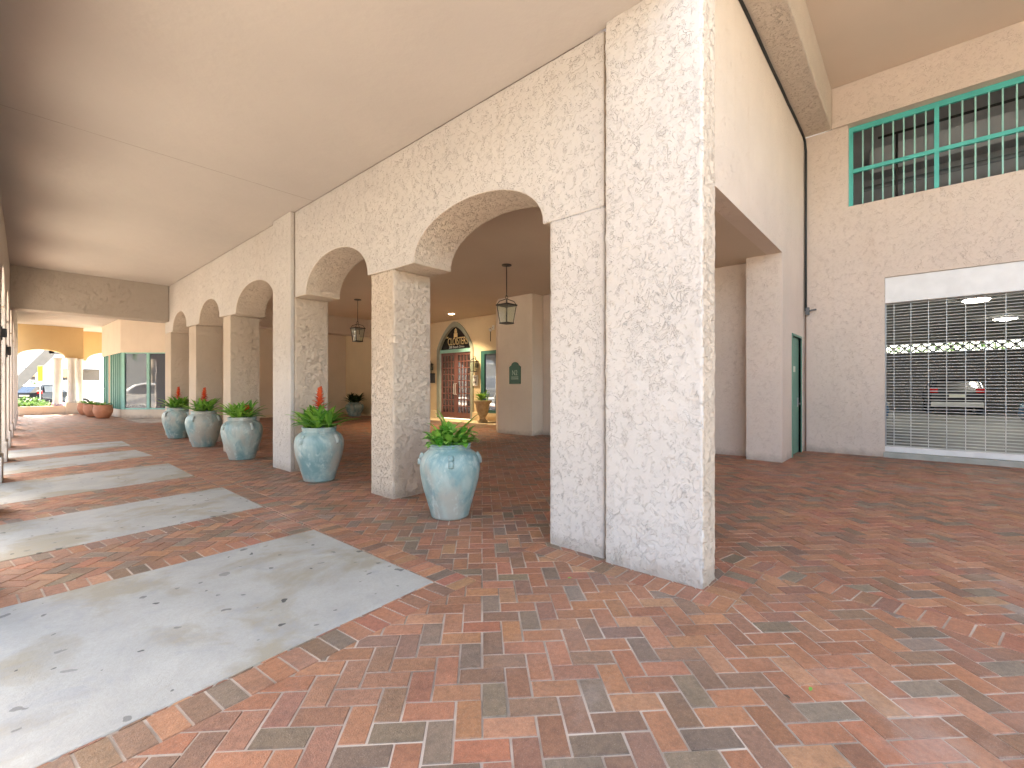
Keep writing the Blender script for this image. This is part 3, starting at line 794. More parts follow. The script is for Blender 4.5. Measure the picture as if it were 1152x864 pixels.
ceiling_lamp(26.7, -2.56, 'lit white round lamp deeper in the garage, above the parked dark car')
ceiling_lamp(26.7, 2.4, 'lit white round lamp deep in the garage behind the left wall edge')

# ------------------------------------------------------------------ cars
def make_car(name, loc, rz, mat, label, group=None, suv=True):
    t = thing(name, loc, label, 'car', group); t.rotation_euler = (0, 0, rz)
    W = .92; L = 4.55
    if suv: prof = [(-2.25, .42), (-2.28, .75), (-2.22, 1.02), (-2.02, 1.52), (-1.80, 1.66), (.1, 1.69), (.55, 1.60), (1.15, 1.13), (1.95, 1.02), (2.2, .86), (2.27, .55), (2.2, .30), (-2.15, .30)]
    else: prof = [(-2.3, .42), (-2.34, .72), (-2.28, .95), (-1.75, 1.02), (-1.05, 1.42), (-.2, 1.46), (.45, 1.36), (1.1, 1.0), (2.0, .86), (2.25, .70), (2.3, .45), (2.2, .26), (-2.2, .26)]
    def half(y, z):
        k = 1.0 if z < 1.03 else 1.0-.30*(z-1.03)
        k -= .05 if z < .5 else 0
        return W*k
    mb = MB(); bm = mb.bm; cols = []
    for f in (-1, -.93, 0, .93, 1):
        row = []
        for x, z in prof:
            e = .0 if abs(f) < .95 else .05
            zz = z - e*(1 if z > 1.2 else .3); xx = x*(1-e*.5)
            row.append(bm.verts.new((xx, half(0, z)*f, zz)))
        cols.append(row)
    n = len(prof)
    for a, b in zip(cols, cols[1:]):
        for i in range(n): bm.faces.new([a[i], a[(i+1) % n], b[(i+1) % n], b[i]])
    bm.faces.new(cols[0][::-1]); bm.faces.new(cols[-1])
    def bld(m_, nm, mt, par=t, **kw): return m_.build(nm, mt, par, org=(0, 0, 0), **kw)
    body = bld(mb, 'body', mat, bevel=.04, seg=3)
    if suv:
        bld(MB().prism([(-2.205, -.70, 1.07), (-2.205, .70, 1.07), (-2.035, .62, 1.47), (-2.035, -.62, 1.47)], (-.015, 0, .006)), 'rear_window', M['car_glass'])
        side = [(-1.95, 1.1), (-1.78, 1.52), (.15, 1.56), (.5, 1.48), (.98, 1.1)]
        ys = lambda z: half(0, z)+.004
    else:
        bld(MB().prism([(-1.74, -.62, 1.05), (-1.74, .62, 1.05), (-1.12, .55, 1.40), (-1.12, -.55, 1.40)], (-.01, 0, .015)), 'rear_window', M['car_glass'])
        side = [(-1.5, 1.05), (-1.0, 1.36), (-.2, 1.4), (.4, 1.30), (.95, 1.03)]
        ys = lambda z: half(0, z)+.004
    for s in (-1, 1):
        bld(MB().prism([(x, s*ys(z), z) for x, z in side], (0, s*.008, 0)), 'side_window', M['car_glass'])
        zt = 1.0 if suv else .8
        bld(MB().box(-2.30, -2.16, s*.62 if s > 0 else -.90, .90 if s > 0 else s*.62, zt, zt+.21), 'tail_light', M['red_lens'], bevel=.02)
        bld(MB().box(2.1, 2.28, s*.55 if s > 0 else -.84, .84 if s > 0 else s*.55, .68, .80), 'headlight', M['clear'], bevel=.02)
    bld(MB().box(-2.345, -2.2, -.86, .86, .36, .58), 'bumper', M['alu'] if suv else mat, bevel=.03)
    bld(MB().box(-2.36, -2.33, -.26, .26, .80, .93), 'licence_plate', M['plate'])
    for x in (-1.4, 1.42):
        for s in (-1, 1):
            tw_ = MB(); y0 = s*.72
            c = Vector((x, y0, .335)); rings = []
            prof_w = [(.20, -.0), (.33, 0), (.335, .04), (.335, .17), (.31, .205), (.21, .205), (.20, .16), (.02, .16)]
            for r_, dd in prof_w: rings.append([tw_.bm.verts.new(c+Vector((r_*math.cos(2*math.pi*k/24), s*dd, r_*math.sin(2*math.pi*k/24)))) for k in range(24)])
            for q, w_ in zip(rings, rings[1:]):
                for k in range(24): tw_.bm.faces.new([q[k], q[(k+1) % 24], w_[(k+1) % 24], w_[k]])
            wh = bld(tw_, 'wheel', M['rubber'])
            rm = MB()
            for k in range(5):
                a = 2*math.pi*k/5; dx, dz = math.cos(a), math.sin(a)
                rm.tube([c+Vector((0, s*.17, 0)), c+Vector((dx*.2, s*.18, dz*.2))], .03, 6)
            rm.build('rim', M['alu'], wh, org=(0, 0, 0))
    return t
make_car('parked_car', (31.1, -1.15, .06), R(3), M['car_black'], 'dark car seen from behind with red tail lights inside the garage')
make_car('parked_car', (18.2, 3.0, .06), R(-84), M['car_blue'], 'blue car at the left edge of the roller grille opening')
make_car('parked_car', (19.3, -4.5, .06), R(93), M['car_blue'], 'blue car at the right edge of the photo inside the garage', suv=False)

# ------------------------------------------------------------------ fixtures
def pendant(x, y, z_top, scale, lab):
    t = thing('pendant_lantern', (x, y, z_top), lab, 'lantern', 'lanterns hanging in the lobby')
    s = scale; zc = z_top-.83
    MB().lathe([(.10, z_top-.001), (.10, z_top-.02), (.03, z_top-.035)], (x, y, 0), 20).build('canopy', M['bronze'], t, smooth=False)
    MB().tube([(x, y, z_top-.03), (x, y, zc+.17)], .009, 8).build('rod', M['bronze'], t)
    g = MB(); a, b = .142*s, .096*s; zt, zb = zc, zc-.36*s
    g.box(x-a-.015, x+a+.015, y-a-.015, y+a+.015, zt-.012, zt+.016)
    for sx, sy in ((1, 1), (1, -1), (-1, 1), (-1, -1)):
        g.tube([(x+sx*a, y+sy*a, zt), (x+sx*b, y+sy*b, zb)], .010, 4)
        g.tube([(x+sx*a, y+sy*a, zt+.01), (x+sx*a*.75, y+sy*a*.75, zt+.08), (x+sx*a*.3, y+sy*a*.3, zt+.11), (x, y, zt+.135)], .008, 5)
    g.box(x-b-.012, x+b+.012, y-b-.012, y+b+.012, zb-.02, zb+.004)
    th = [(x+.035*math.cos(k*math.pi/6), y, zt+.165+.035*math.sin(k*math.pi/6)) for k in range(13)]
    g.tube(th, .006, 5)
    # the top is open: cut the plate to a ring
    g.build('cage', M['bronze'], t)
    gl = MB()
    c4 = [(1, 1), (-1, 1), (-1, -1), (1, -1)]
    for i in range(4):
        p, q = c4[i], c4[(i+1) % 4]
        gl.poly([(x+p[0]*a*.97, y+p[1]*a*.97, zt-.015), (x+q[0]*a*.97, y+q[1]*a*.97, zt-.015), (x+q[0]*b*.97, y+q[1]*b*.97, zb+.005), (x+p[0]*b*.97, y+p[1]*b*.97, zb+.005)])
    gl.build('glass', M['clear'], t)
    cd = MB()
    for k in range(3):
        an = k*2.1; cd.tube([(x+.045*math.cos(an), y+.045*math.sin(an), zb+.004), (x+.045*math.cos(an), y+.045*math.sin(an), zb+.19)], .012, 8)
    cd.build('candles', M['candle'], t)
pendant(6.95, 6.33, 3.82, 1.0, 'black hanging glass lantern seen through the nearest arch')
pendant(6.85, 12.0, 3.82, 1.0, 'black hanging glass lantern farther back, seen through the second arch')
def sconce(y, z, lab, x=EX, s=1.0, nx=-1):
    t = thing('wall_lantern', (x, y, z), lab, 'lantern', 'wall lanterns by the entrance')
    cx = x+nx*.17
    MB().box(min(x, x+nx*.02), max(x, x+nx*.02), y-.06, y+.06, z-.10, z+.16).tube([(x+nx*.02, y, z+.12), (x+nx*.1, y, z+.30), (cx, y, z+.28), (cx, y, z+.21)], .012, 6).build('bracket', M['black_metal'], t)
    g = MB(); a, b, zt, zb = .12, .075, z+.10, z-.22
    g.prism([(cx-a-.02, y-a-.02, zt), (cx+a+.02, y-a-.02, zt), (cx+a+.02, y+a+.02, zt), (cx-a-.02, y+a+.02, zt)], (0, 0, .02))
    for sx, sy in ((1, 1), (1, -1), (-1, 1), (-1, -1)):
        g.tube([(cx+sx*a, y+sy*a, zt), (cx+sx*b, y+sy*b, zb)], .010, 4); g.tube([(cx+sx*a, y+sy*a, zt), (cx, y, zt+.14)], .01, 4)
    g.box(cx-b-.012, cx+b+.012, y-b-.012, y+b+.012, zb-.02, zb); g.build('cage', M['black_metal'], t)
    gl = MB(); c4 = [(1, 1), (-1, 1), (-1, -1), (1, -1)]
    for i in range(4):
        p, q = c4[i], c4[(i+1) % 4]
        gl.poly([(cx+p[0]*a*.97, y+p[1]*a*.97, zt), (cx+q[0]*a*.97, y+q[1]*a*.97, zt), (cx+q[0]*b*.97, y+q[1]*b*.97, zb), (cx+p[0]*b*.97, y+p[1]*b*.97, zb)])
    gl.build('glass', M['clear'], t)
sconce(14.30, 2.08, 'black wall lantern left of the arched entrance door')
sconce(11.76, 2.10, 'black wall lantern right of the arched entrance door')
# street-side fittings on the outer arcade pillars (far left)
for y, z, h_, lab in ((9.52, 1.98, .17, 'small dark lamp box on the nearest street pillar at the left edge'), (12.12, 1.86, .2, 'small dark lamp box on the second street pillar, beside the bright archway')):
    px = OX(y)
    t = thing('pillar_lamp', (px, y, z), lab, 'lamp', 'dark lamp boxes on the street pillars')
    MB().box(px+.002, px+.018, y-.05, y+.05, z-.02, z+h_).build('back_plate', M['black_metal'], t)
    MB().box(px+.018, px+.06, y-.05, y+.05, z+.02, z+h_-.03).build('housing', M['dark_grey'], t, bevel=.008)
ic = thing('intercom', (EX, 11.83, 1.56), 'white intercom panel below the right wall lantern by the door', 'intercom')
MB().box(EX-.04, EX-.001, 11.70, 11.95, 1.36, 1.74).build('housing', M['white_paint'], ic, bevel=.006)
for q in ((11.77, 11.82, 1.45, 1.52), (11.85, 11.9, 1.45, 1.52)): MB().box(EX-.043, EX-.041, *q).build('button', M['dark_grey'], ic)
MB().box(EX-.043, EX-.041, 11.76, 11.89, 1.64, 1.66).build('speaker_slot', M['dark_grey'], ic)
nb = MB().box(EX-.03, EX-.001, 14.10, 14.42, 1.48, 1.86).build('notice_board', M['dark_grey'], bevel=.006, org=(EX, 14.26, 1.48))
tag(nb, 'small dark grey plaque below the left wall lantern', 'plaque')
gp = thing('green_plaque', (9.48, 8.31, 1.4), 'green plaque with arched top on the lobby pier', 'plaque')
N = 14; out = [(8.515, 1.40), (8.515, 1.87), (8.47, 1.90)] + [(8.31+.13*math.cos(math.pi*i/N), 1.91+.09*math.sin(math.pi*i/N)) for i in range(N+1)] + [(8.15, 1.90), (8.105, 1.87), (8.105, 1.40)]
pn = MB().prism([(9.455, y, z) for y, z in out], (.024, 0, 0)).build('panel', M['green_sign'], gp, bevel=.004)
text('lettering', 'N2', M['sign_text'], pn, (9.453, 8.31, 1.64), XA, YA, .2, .002, .8)
for z in (1.53, 1.58):
    MB().box(9.450, 9.4545, 8.18, 8.44, z, z+.018).build('rule', M['sign_text'], pn, org=gp.location)
sc_ = thing('security_camera', (EX, 10.95, 3.3), 'small white security camera high on the cream wall beside the arch', 'camera')
MB().box(EX-.02, EX-.001, 10.90, 11.0, 3.28, 3.44).tube([(EX-.02, 10.95, 3.36), (EX-.12, 10.95, 3.34)], .015).build('mount', M['white_paint'], sc_)
MB().tube([(EX-.10, 11.02, 3.30), (EX-.24, 10.86, 3.24)], .045, 10).build('housing', M['white_paint'], sc_)
MB().tube([(EX-.012, 11.08, 3.3), (EX-.012, 11.08, 2.9)], .012, 6).build('wire', M['cable'], sc_)
dl = thing('downlight', (10.27, 11.9, 3.82), 'round lit recessed downlight in the lobby ceiling before the door', 'lamp')
MB().lathe([(.13, 3.8185), (.13, 3.806), (.10, 3.803)], (10.27, 11.9, 0), 24).build('trim', M['white_paint'], dl)
MB().lathe([(.095, 3.8025), (.095, 3.799)], (10.27, 11.9, 0), 24).build('diffuser', M['lamp_warm'], dl)
L = bpy.data.lights.new('downlight_beam', 'SPOT'); L.energy = 95; L.spot_size = R(110); L.spot_blend = .6; L.color = (1, .82, .6); L.shadow_soft_size = .09
lo = bpy.data.objects.new('downlight_beam', L); col.objects.link(lo); lo.parent = dl; lo.location = (0, 0, -.03)
cb = MB(); pts = []
for i in range(26):
    x = 3.4+(10.83-3.4)*i/25; pts.append((x, 1.742+random.uniform(-.004, .004), 6.36+random.uniform(-.006, .006)))
cb.tube(pts+[(10.9, 1.735, 6.30), (10.915, 1.72, 6.1), (10.918, 1.722, 4.6), (10.91, 1.72, 4.0), (10.915, 1.722, 2.85)], .022, 7)
tag(cb.build('cable', M['cable'], org=(10.9, 1.74, 2.85), smooth=True), 'black cable run along the wall top and down the corner beside the garage wall', 'cable')
cb = MB().tube([(10.92, 1.725, 2.83), (10.92, 1.725, .01)], .013, 7)
tag(cb.build('drain_pipe', M['brown_pipe'], org=(10.92, 1.725, 0), smooth=True), 'thin brown pipe in the corner beside the green service door', 'pipe')
hb = MB(); hb.box(10.87, 10.93, 1.66, 1.72, 2.77, 2.92); hb.tube([(10.9, 1.66, 2.85), (10.88, 1.54, 2.86)], .018, 8)
tag(hb.build('cable_bracket', M['pipe'], org=(10.9, 1.69, 2.77)), 'small dark bracket at the foot of the black corner cable', 'bracket')

# ------------------------------------------------------------------ jars and plants
PROF = [(.58, 0), (.615, .012), (.64, .05), (.70, .14), (.80, .28), (.90, .42), (.965, .54), (1, .66), (.985, .75), (.93, .82), (.84, .87), (.74, .90), (.675, .918),
        (.66, .932), (.69, .942), (.70, .956), (.675, .966), (.70, .976), (.715, .99), (.69, 1.0), (.63, .998), (.60, .96), (.60, .90)]
def jar(x, y, Rm, H, lab, rot):
    t = thing('glazed_jar', (x, y, .009), lab, 'jar', 'blue glazed jars along the arcade')
    b = MB().lathe([(r*Rm, z*H) for r, z in PROF], (0, 0, 0), 56, .012).build('body', M['glaze'], t, org=(0, 0, 0), smooth=True)
    MB().lathe([(.001, .93*H), (.602*Rm, .925*H), (.602*Rm, .945*H), (.001, .96*H)], (0, 0, 0), 24).build('soil', M['soil'], t, org=(0, 0, 0))
    for k in range(4):
        a = rot+k*math.pi/2; path = []
        for i in range(9):
            th = i/8; z = (.86-.14*th)*H; rr = Rm*(.86+.115*th)+Rm*.045*math.sin(math.pi*th)
            path.append((rr*math.cos(a), rr*math.sin(a), z))
        MB().tube(path, .028*Rm/.3, 8).build('lug', M['glaze'], t, org=(0, 0, 0), smooth=True)
    return t
def bromeliad(x, y, z, s, lab, spike, seed, mat='leaf', group='bromeliads in the blue jars'):
    rnd = random.Random(seed)
    t = thing('bromeliad', (x, y, z), lab, 'plant', group)
    mb = MB()
    heads = [(0, 0)] + [(.55*.25*math.cos(a)*s, .55*.25*math.sin(a)*s) for a in (.4, 1.7, 2.9, 4.1, 5.3)]
    for hi, (hx, hy) in enumerate(heads):
        for k in range(22 if hi == 0 else 16):
            az = rnd.uniform(0, 2*math.pi); t_ = rnd.random()
            el = R(84-58*t_); L_ = s*rnd.uniform(.28, .44)*(1 if t_ > .2 else .8)
            mb.leaf((hx, hy, rnd.uniform(-.01, .03)), az, el, L_, rnd.uniform(.034, .056)*s*1.15, R(rnd.uniform(30, 75)), rnd.random(), 7)
    mb.build('foliage', M[mat], t, org=(0, 0, 0), fix=False)
    for sx, sy, h in spike:
        fb = MB(); st = MB().tube([(sx, sy, 0), (sx+.01, sy, h*.5)], .010*s).build('stem', M['leaf'], t, org=(0, 0, 0))
        for i in range(30):
            q = i/30; zz = h*(.46+.50*q); az = i*2.4
            fb.leaf((sx+.01*q, sy, zz), az, R(25+45*q), s*(.125-.05*q), s*.055, R(10 if q > .5 else 45), rnd.random(), 3)
        fb.leaf((sx, sy, h*.9), 0, R(85), s*.08, s*.03, 0, .8, 3)
        fb.build('flower_spike', M['flower_red'], t, org=(0, 0, 0), fix=False)
    return t
JARS = [(3.03, 3.53, .300, .735, 'blue glazed jar nearest the camera, under the first arch, with sword-leaf plant', .9),
        (2.99, 6.26, .325, .745, 'blue glazed jar before the second arch, second nearest the camera', .35),
        (2.95, 9.17, .335, .76, 'blue glazed jar before the third arch, middle of the row', .2),
        (3.02, 11.75, .345, .78, 'blue glazed jar before the fourth arch, second farthest of the row', .7),
        (3.08, 14.2, .34, .78, 'blue glazed jar before the last arch, farthest of the row', .5)]
for a in JARS: jar(*a)
jar(10.75, 19.1, .40, .62, 'pale blue glazed jar alone by the lobby end wall', .3)
# nearest jar: broad leafy plant with tall sword leaves
t = thing('leafy_plant', (3.03, 3.53, .70), 'bright green leafy plant with upright sword leaves in the nearest jar', 'plant')
rnd = random.Random(3); mb = MB()
for k in range(120):
    a = rnd.uniform(0, 6.283); r_ = .19*math.sqrt(rnd.random()); z_ = rnd.uniform(.02, .21)*(1-.45*r_/.19)
    mb.leaf((r_*math.cos(a), r_*math.sin(a), z_), a+rnd.gauss(0, .7), R(rnd.uniform(5, 65)), rnd.uniform(.10, .17), rnd.uniform(.055, .085), R(rnd.uniform(40, 90)), rnd.random(), 5, .12)
mb.build('foliage', M['leaf_bright'], t, org=(0, 0, 0), fix=False)
mb = MB()
for az, el, L_, W_ in ((2.6, 78, .36, .085), (2.3, 70, .34, .075), (-.85, 55, .40, .06), (-.6, 48, .38, .055), (1.0, 62, .26, .06), (3.6, 50, .28, .06)):
    mb.leaf((rnd.uniform(-.04, .04), rnd.uniform(-.04, .04), .05), az, R(el), L_, W_, R(22), rnd.uniform(.1, .5), 8, .2)
mb.build('sword_leaves', M['leaf'], t, org=(0, 0, 0), fix=False)
for az in (2.4, 2.75, -.4):
    mb = MB(); mb.leaf((.1*math.cos(az), .1*math.sin(az), .1), az, R(55), .36, .008, R(100), .2, 9, .1)
    mb.build('dry_stem', M['bark'], t, org=(0, 0, 0), fix=False)
bromeliad(2.99, 6.26, .72, 1.08, 'bromeliad with one tall red spike in the second nearest jar', [(0, 0, .56)], 11)
bromeliad(2.95, 9.17, .735, 1.0, 'bromeliad with a low orange bud and no tall spike in the middle jar', [(.05, -.06, .20)], 12)
bromeliad(3.02, 11.75, .75, 1.0, 'bromeliad with a red spike in the second farthest jar', [(0, .0, .52)], 13)
bromeliad(3.08, 14.2, .75, 1.0, 'bromeliad with a red spike in the farthest jar of the row', [(0, 0, .54)], 14)
bromeliad(10.75, 19.1, .60, 1.35, 'dark green spiky plant in the jar by the lobby end wall', [], 15, 'leaf_dark', None)

# entrance urn
u = thing('stone_urn', (10.75, 10.87, .14), 'beige stone urn on the step right of the entrance door', 'urn')
MB().lathe([(.17, 0), (.17, .05), (.12, .08), (.085, .14), (.10, .19), (.16, .26), (.20, .40), (.235, .60), (.29, .665), (.31, .70), (.30, .73), (.25, .73), (.23, .69)], (0, 0, 0), 32).build('body', M['urn'], u, org=(0, 0, 0), smooth=True)
MB().lathe([(.001, .66), (.24, .655), (.24, .69), (.001, .70)], (0, 0, 0), 16).build('soil', M['terracotta'], u, org=(0, 0, 0))
t = thing('urn_plant', (10.75, 10.87, .84), 'upright green plant growing in the stone urn', 'plant'); mb = MB()
for k in range(46):
    a = rnd.uniform(0, 6.283); r_ = .16*math.sqrt(rnd.random())
    mb.leaf((r_*math.cos(a), r_*math.sin(a), rnd.uniform(0, .22)), a, R(rnd.uniform(15, 80)), rnd.uniform(.14, .25), rnd.uniform(.06, .09), R(50), rnd.random(), 5, .15)
mb.build('foliage', M['leaf'], t, org=(0, 0, 0), fix=False)

# ------------------------------------------------------------------ far shop corner, terracotta pots
A_, B_ = Vector((3.5, 25.5)), Vector((5.1, 23.7)); C_ = Vector((3.40, 29.9))
sh = thing('shop_corner', (4.2, 25, 0), 'cream shop corner with teal slats and reflecting windows beyond the arcade', 'shop')
def band(z0, z1, ins=0.0):
    d = (B_-A_).normalized(); nrm = Vector((d.y, -d.x))
    pts = [A_, B_, Vector((7.4, 23.7)), Vector((7.4, 29.9)), C_]
    c = Vector((6, 27.5)); pts = [p+(c-p).normalized()*ins for p in pts]
    return [(p.x, p.y) for p in pts], z0, z1
MB().slab(*band(.003, .36)).build('base_wall', M['stucco_smooth'], sh, bevel=.01)
MB().slab(*band(2.80, 4.27)).build('fascia', M['stucco_smooth'], sh)
MB().slab(*band(.36, 2.80, .35)).build('core', M['dark_grey'], sh)
d = (B_-A_).normalized(); nin = Vector((-d.y, d.x))
if nin.dot(Vector((6, 27.5))-A_) < 0: nin = -nin
W_ = (B_-A_).length
def gbox(mb, u0, u1, z0, z1, o0, o1):
    p = A_+d*u0+nin*o0; mb.obox((p.x, p.y, z0), (d.x*(u1-u0), d.y*(u1-u0), 0), (nin.x*(o1-o0), nin.y*(o1-o0), 0), (0, 0, z1-z0)); return mb
fm = MB(); gbox(fm, .0, .14, .36, 2.8, .03, .15); gbox(fm, 1.08, 1.20, .36, 2.8, .04, .14); gbox(fm, 2.26, 2.40, .36, 2.8, .04, .14); gbox(fm, .14, 2.26, .36, .42, .05, .13); gbox(fm, .14, 2.26, 2.76, 2.8, .05, .13)
wf = fm.build('window_frame', M['teal_pale'], sh)
for a, b in ((.14, 1.08), (1.20, 2.26)):
    gbox(MB(), a, b, .42, 2.76, .08, .10).build('pane', M['glass_dark'], wf, org=sh.location)
p = A_+d*.16+nin*.07
text('lettering', 'ST. PETERSBURG', M['white_paint'], wf, (p.x, p.y, .47), (d.x, d.y, 0), YA, .135, .002, .82, 'LEFT')
e = (C_-A_).normalized(); ein = Vector((e.y, -e.x))
if ein.dot(Vector((6, 27.5))-A_) < 0: ein = -ein
Ls = (C_-A_).length; u_ = .12; mb = MB(); mp = MB(); k = 0
while u_ < Ls-.2:
    p = A_+e*u_+ein*.02
    (mp if k == 6 else mb).obox((p.x, p.y, .36), (e.x*.2, e.y*.2, 0), (ein.x*.14, ein.y*.14, 0), (0, 0, 2.44)); u_ += .42; k += 1
mb.build('slats', M['slat_teal'], sh); mp.build('slat_post', M['stucco_smooth'], sh)
p = A_+ein*.17; q = A_+e*Ls
MB().obox((p.x, p.y, .36), (e.x*Ls, e.y*Ls, 0), (ein.x*.03, ein.y*.03, 0), (0, 0, 2.44)).build('backing', M['teal_dark'], sh)
TP = [(.55, .015), (.62, .03), (.80, .2), (.95, .42), (1, .60), (.97, .78), (.90, .90), (.90, .93), (.95, .95), (.95, 1), (.85, 1), (.83, .9)]
TL = ['terracotta pot nearest of three, in front of the teal slats', 'terracotta pot in the middle of three by the shop corner', 'terracotta pot farthest of three, beside the planter pedestal']
for k, (x, y) in enumerate(((2.96, 25.7), (2.83, 27.5), (2.80, 29.4))):
    t = thing('terracotta_pot', (x, y, .009), TL[k], 'pot', 'terracotta pots by the shop')
    MB().lathe([(.33*r, .56*z) for r, z in TP], (0, 0, 0), 36).build('body', M['terracotta'], t, org=(0, 0, 0), smooth=True)
    MB().lathe([(.001, .50), (.275, .49), (.275, .52), (.001, .52)], (0, 0, 0), 20).build('soil', M['soil'], t, org=(0, 0, 0))
    pt = thing('pot_plant', (x, y, .52), ['low green plant with white flowers in the nearest terracotta pot', 'low green plant in the middle terracotta pot', 'low green plant in the farthest terracotta pot'][k], 'plant', 'plants in the terracotta pots')
    mb = MB(); fl = MB()
    for i in range(60):
        a = rnd.uniform(0, 6.283); r_ = .23*math.sqrt(rnd.random())
        (fl if i % 6 == 0 and k == 0 else mb).leaf((r_*math.cos(a), r_*math.sin(a), rnd.uniform(0, .08)), a, R(rnd.uniform(10, 75)), rnd.uniform(.08, .17), rnd.uniform(.04, .07), R(60), rnd.random(), 4, .15)
    mb.build('foliage', M['leaf'], pt, org=(0, 0, 0), fix=False)
    if k == 0: fl.build('flowers', M['flower_white'], pt, org=(0, 0, 0), fix=False)
    else: fl.bm.free()

# ------------------------------------------------------------------ end portico
pw = thing('end_portico', (2, 31.5, 0), 'ochre portico wall with a wide arch at the far end of the walkway', 'portico')
arch_wall((0, 31.2), (1, 0), (0, .45), (.1, 2.86), 4.269, [(.62, 2.22, 2.75, 0, 0, 3.12, False)], 2.75).build('arch_wall', M['stucco_ochre'], pw)
arch_wall((0, 33.0), (1, 0), (0, .4), (2.75, 6.4), 4.269, [(3.15, 5.2, 2.72, 0, 0, 3.2, False)], 2.72).build('rear_arch_wall', M['stucco_ochre'], pw)
MB().box(.1, .62, 31.2, 31.65, .003, 2.749).build('pier', M['stucco_smooth'], pw)
pl = thing('planter_wall', (1.4, 31.3, 0), 'low tan planter wall with green ground cover under the end arch', 'planter')
MB().box(.5, 2.2, 30.9, 31.08, .003, .42).box(.5, 3.4, 33.2, 33.35, .003, .42).build('wall', M['stucco_smooth'], pl, bevel=.015)
MB().box(.5, 3.3, 31.08, 33.2, .003, .36).build('soil', M['soil'], pl)
pd = MB().box(2.2, 3.3, 30.75, 31.25, .003, .56).build('pedestal', M['stucco_smooth'], org=(2.5, 31, 0), bevel=.015)
tag(pd, 'square tan pedestal carrying the middle white column', 'pedestal')
CL = ['white round column leftmost of three, standing in the planter', 'white round column in the middle, on the tan pedestal', 'white round column rightmost of three, behind the terracotta pots']
for k, (x, y, zb) in enumerate(((1.95, 31.42, .36), (2.42, 31.0, .56), (2.70, 31.45, .36))):
    MBc = MB().lathe([(.22, zb), (.22, zb+.08), (.185, zb+.12), (.165, zb+.16), (.15, 2.62), (.17, 2.64), (.19, 2.70), (.19, 2.748)], (0, 0, 0), 32)
    o = MBc.build('column', M['white_column'], org=(0, 0, 0), smooth=False); o.location = (x, y, 0)
    for f in o.data.polygons: f.use_smooth = len(f.vertices) == 4
    tag(o, CL[k], 'column', 'white columns of the end portico')
def scatter(name, x0, x1, y0, y1, z, n, L0, L1, mat, kind='stuff', zr=.0, w=.6):
    mb = MB(); rnd = random.Random(hash(name) % 1000 if False else len(name)*17)
    for i in range(n):
        mb.leaf((rnd.uniform(x0, x1), rnd.uniform(y0, y1), z+rnd.uniform(0, zr)), rnd.uniform(0, 6.283), R(rnd.uniform(10, 85)), rnd.uniform(L0, L1), L0*w, R(60), rnd.random(), 3, .15)
    o = mb.build(name, mat, fix=False); o['kind'] = kind; return o
o = scatter('ground_cover', .55, 1.75, 31.1, 33.1, .36, 1100, .14, .30, M['hedge']); o['label'] = 'green ground cover growing in the low planter'; o['category'] = 'ground cover'
o = scatter('purple_flowers', 1.7, 2.25, 31.1, 32.6, .36, 300, .12, .26, M['flower_purple']); o['label'] = 'purple flowers at the planter end beside the columns'; o['category'] = 'flowers'

# ------------------------------------------------------------------ street beyond
def facade(name, x0, x1, y0, y1, h, mat, label, face, wins, glass=M['glass_dark']):
    t = thing(name, ((x0+x1)/2, (y0+y1)/2, 0), label, 'building')
    MB().box(x0, x1, y0, y1, -.1, h).build('wall', mat, t)
    MB().box(x0-.2, x1+.2, y0-.2, y1+.2, h, h+.35).build('roof', M['white_wall'], t)
    for (u0, u1, z0, z1) in wins:
        if face == 'y': f = MB().box(u0, u1, y0-.06, y0-.001, z0, z1).build('window', M['white_paint'], t); q = MB().box(u0+.08, u1-.08, y0-.075, y0-.061, z0+.08, z1-.08)
        else: f = MB().box(x1+.001, x1+.06, u0, u1, z0, z1).build('window', M['white_paint'], t); q = MB().box(x1+.061, x1+.075, u0+.08, u1-.08, z0+.08, z1-.08)
        q.build('pane', glass, f, org=t.location)
    return t
wins = [(1.5, 2.3, 1.9, 3.1), (3.85, 4.45, 1.9, 3.1), (5.15, 6.5, 1.9, 3.1), (8.2, 9.6, 1.9, 3.1)] + [(-6+3.1*i, -4.4+3.1*i, 4.6, 6.5) for i in range(9)]
hb_ = facade('white_house', -9, 24, 58, 70, 8.5, M['white_wall'], 'bright white building across the side street beyond the end arch', 'y', wins, M['car_glass'])
wins = [(-30+5*i, -27.4+5*i, 1.0, 3.0) for i in range(16)] + [(-30+5*i, -27.4+5*i, 4.6, 6.6) for i in range(16)]
facade('street_block', -40, -24.5, -45, 56, 9, M['block_wall'], 'pale street building seen only as a reflection in the windows', 'x', wins)
make_car('street_car', (5.6, 46.3, -.13), R(180), M['car_silver'], 'silver car on the side street behind the right white column', 'cars on the side street', suv=False)
make_car('street_car', (2.2, 47.6, -.13), R(65), M['car_black'], 'dark car on the side street left of the white columns', 'cars on the side street', suv=True)
make_car('street_car', (-5.9, 24.2, -.13), R(90), M['car_silver'], 'silver car parked at the kerb, mirrored in the shop window', 'cars on the main street', suv=True)
make_car('street_car', (-6.2, 3.0, -.13), R(90), M['car_blue'], 'blue car parked at the kerb, mirrored in the entrance window', 'cars on the main street', suv=False)
ys = thing('yellow_sign', (1.74, 40.2, -.03), 'small yellow sign on a post beyond the end arch', 'sign')
MB().tube([(1.74, 40.2, -.03), (1.74, 40.2, 1.7)], .03).build('post', M['grey_metal'], ys)
MB().box(1.64, 1.86, 40.17, 40.23, 1.7, 2.62).build('panel', M['yellow'], ys, bevel=.01)
st_ = thing('street_stair', (1.5, 44, -.05), 'pale slanted outdoor stair seen through the end arch', 'stair')
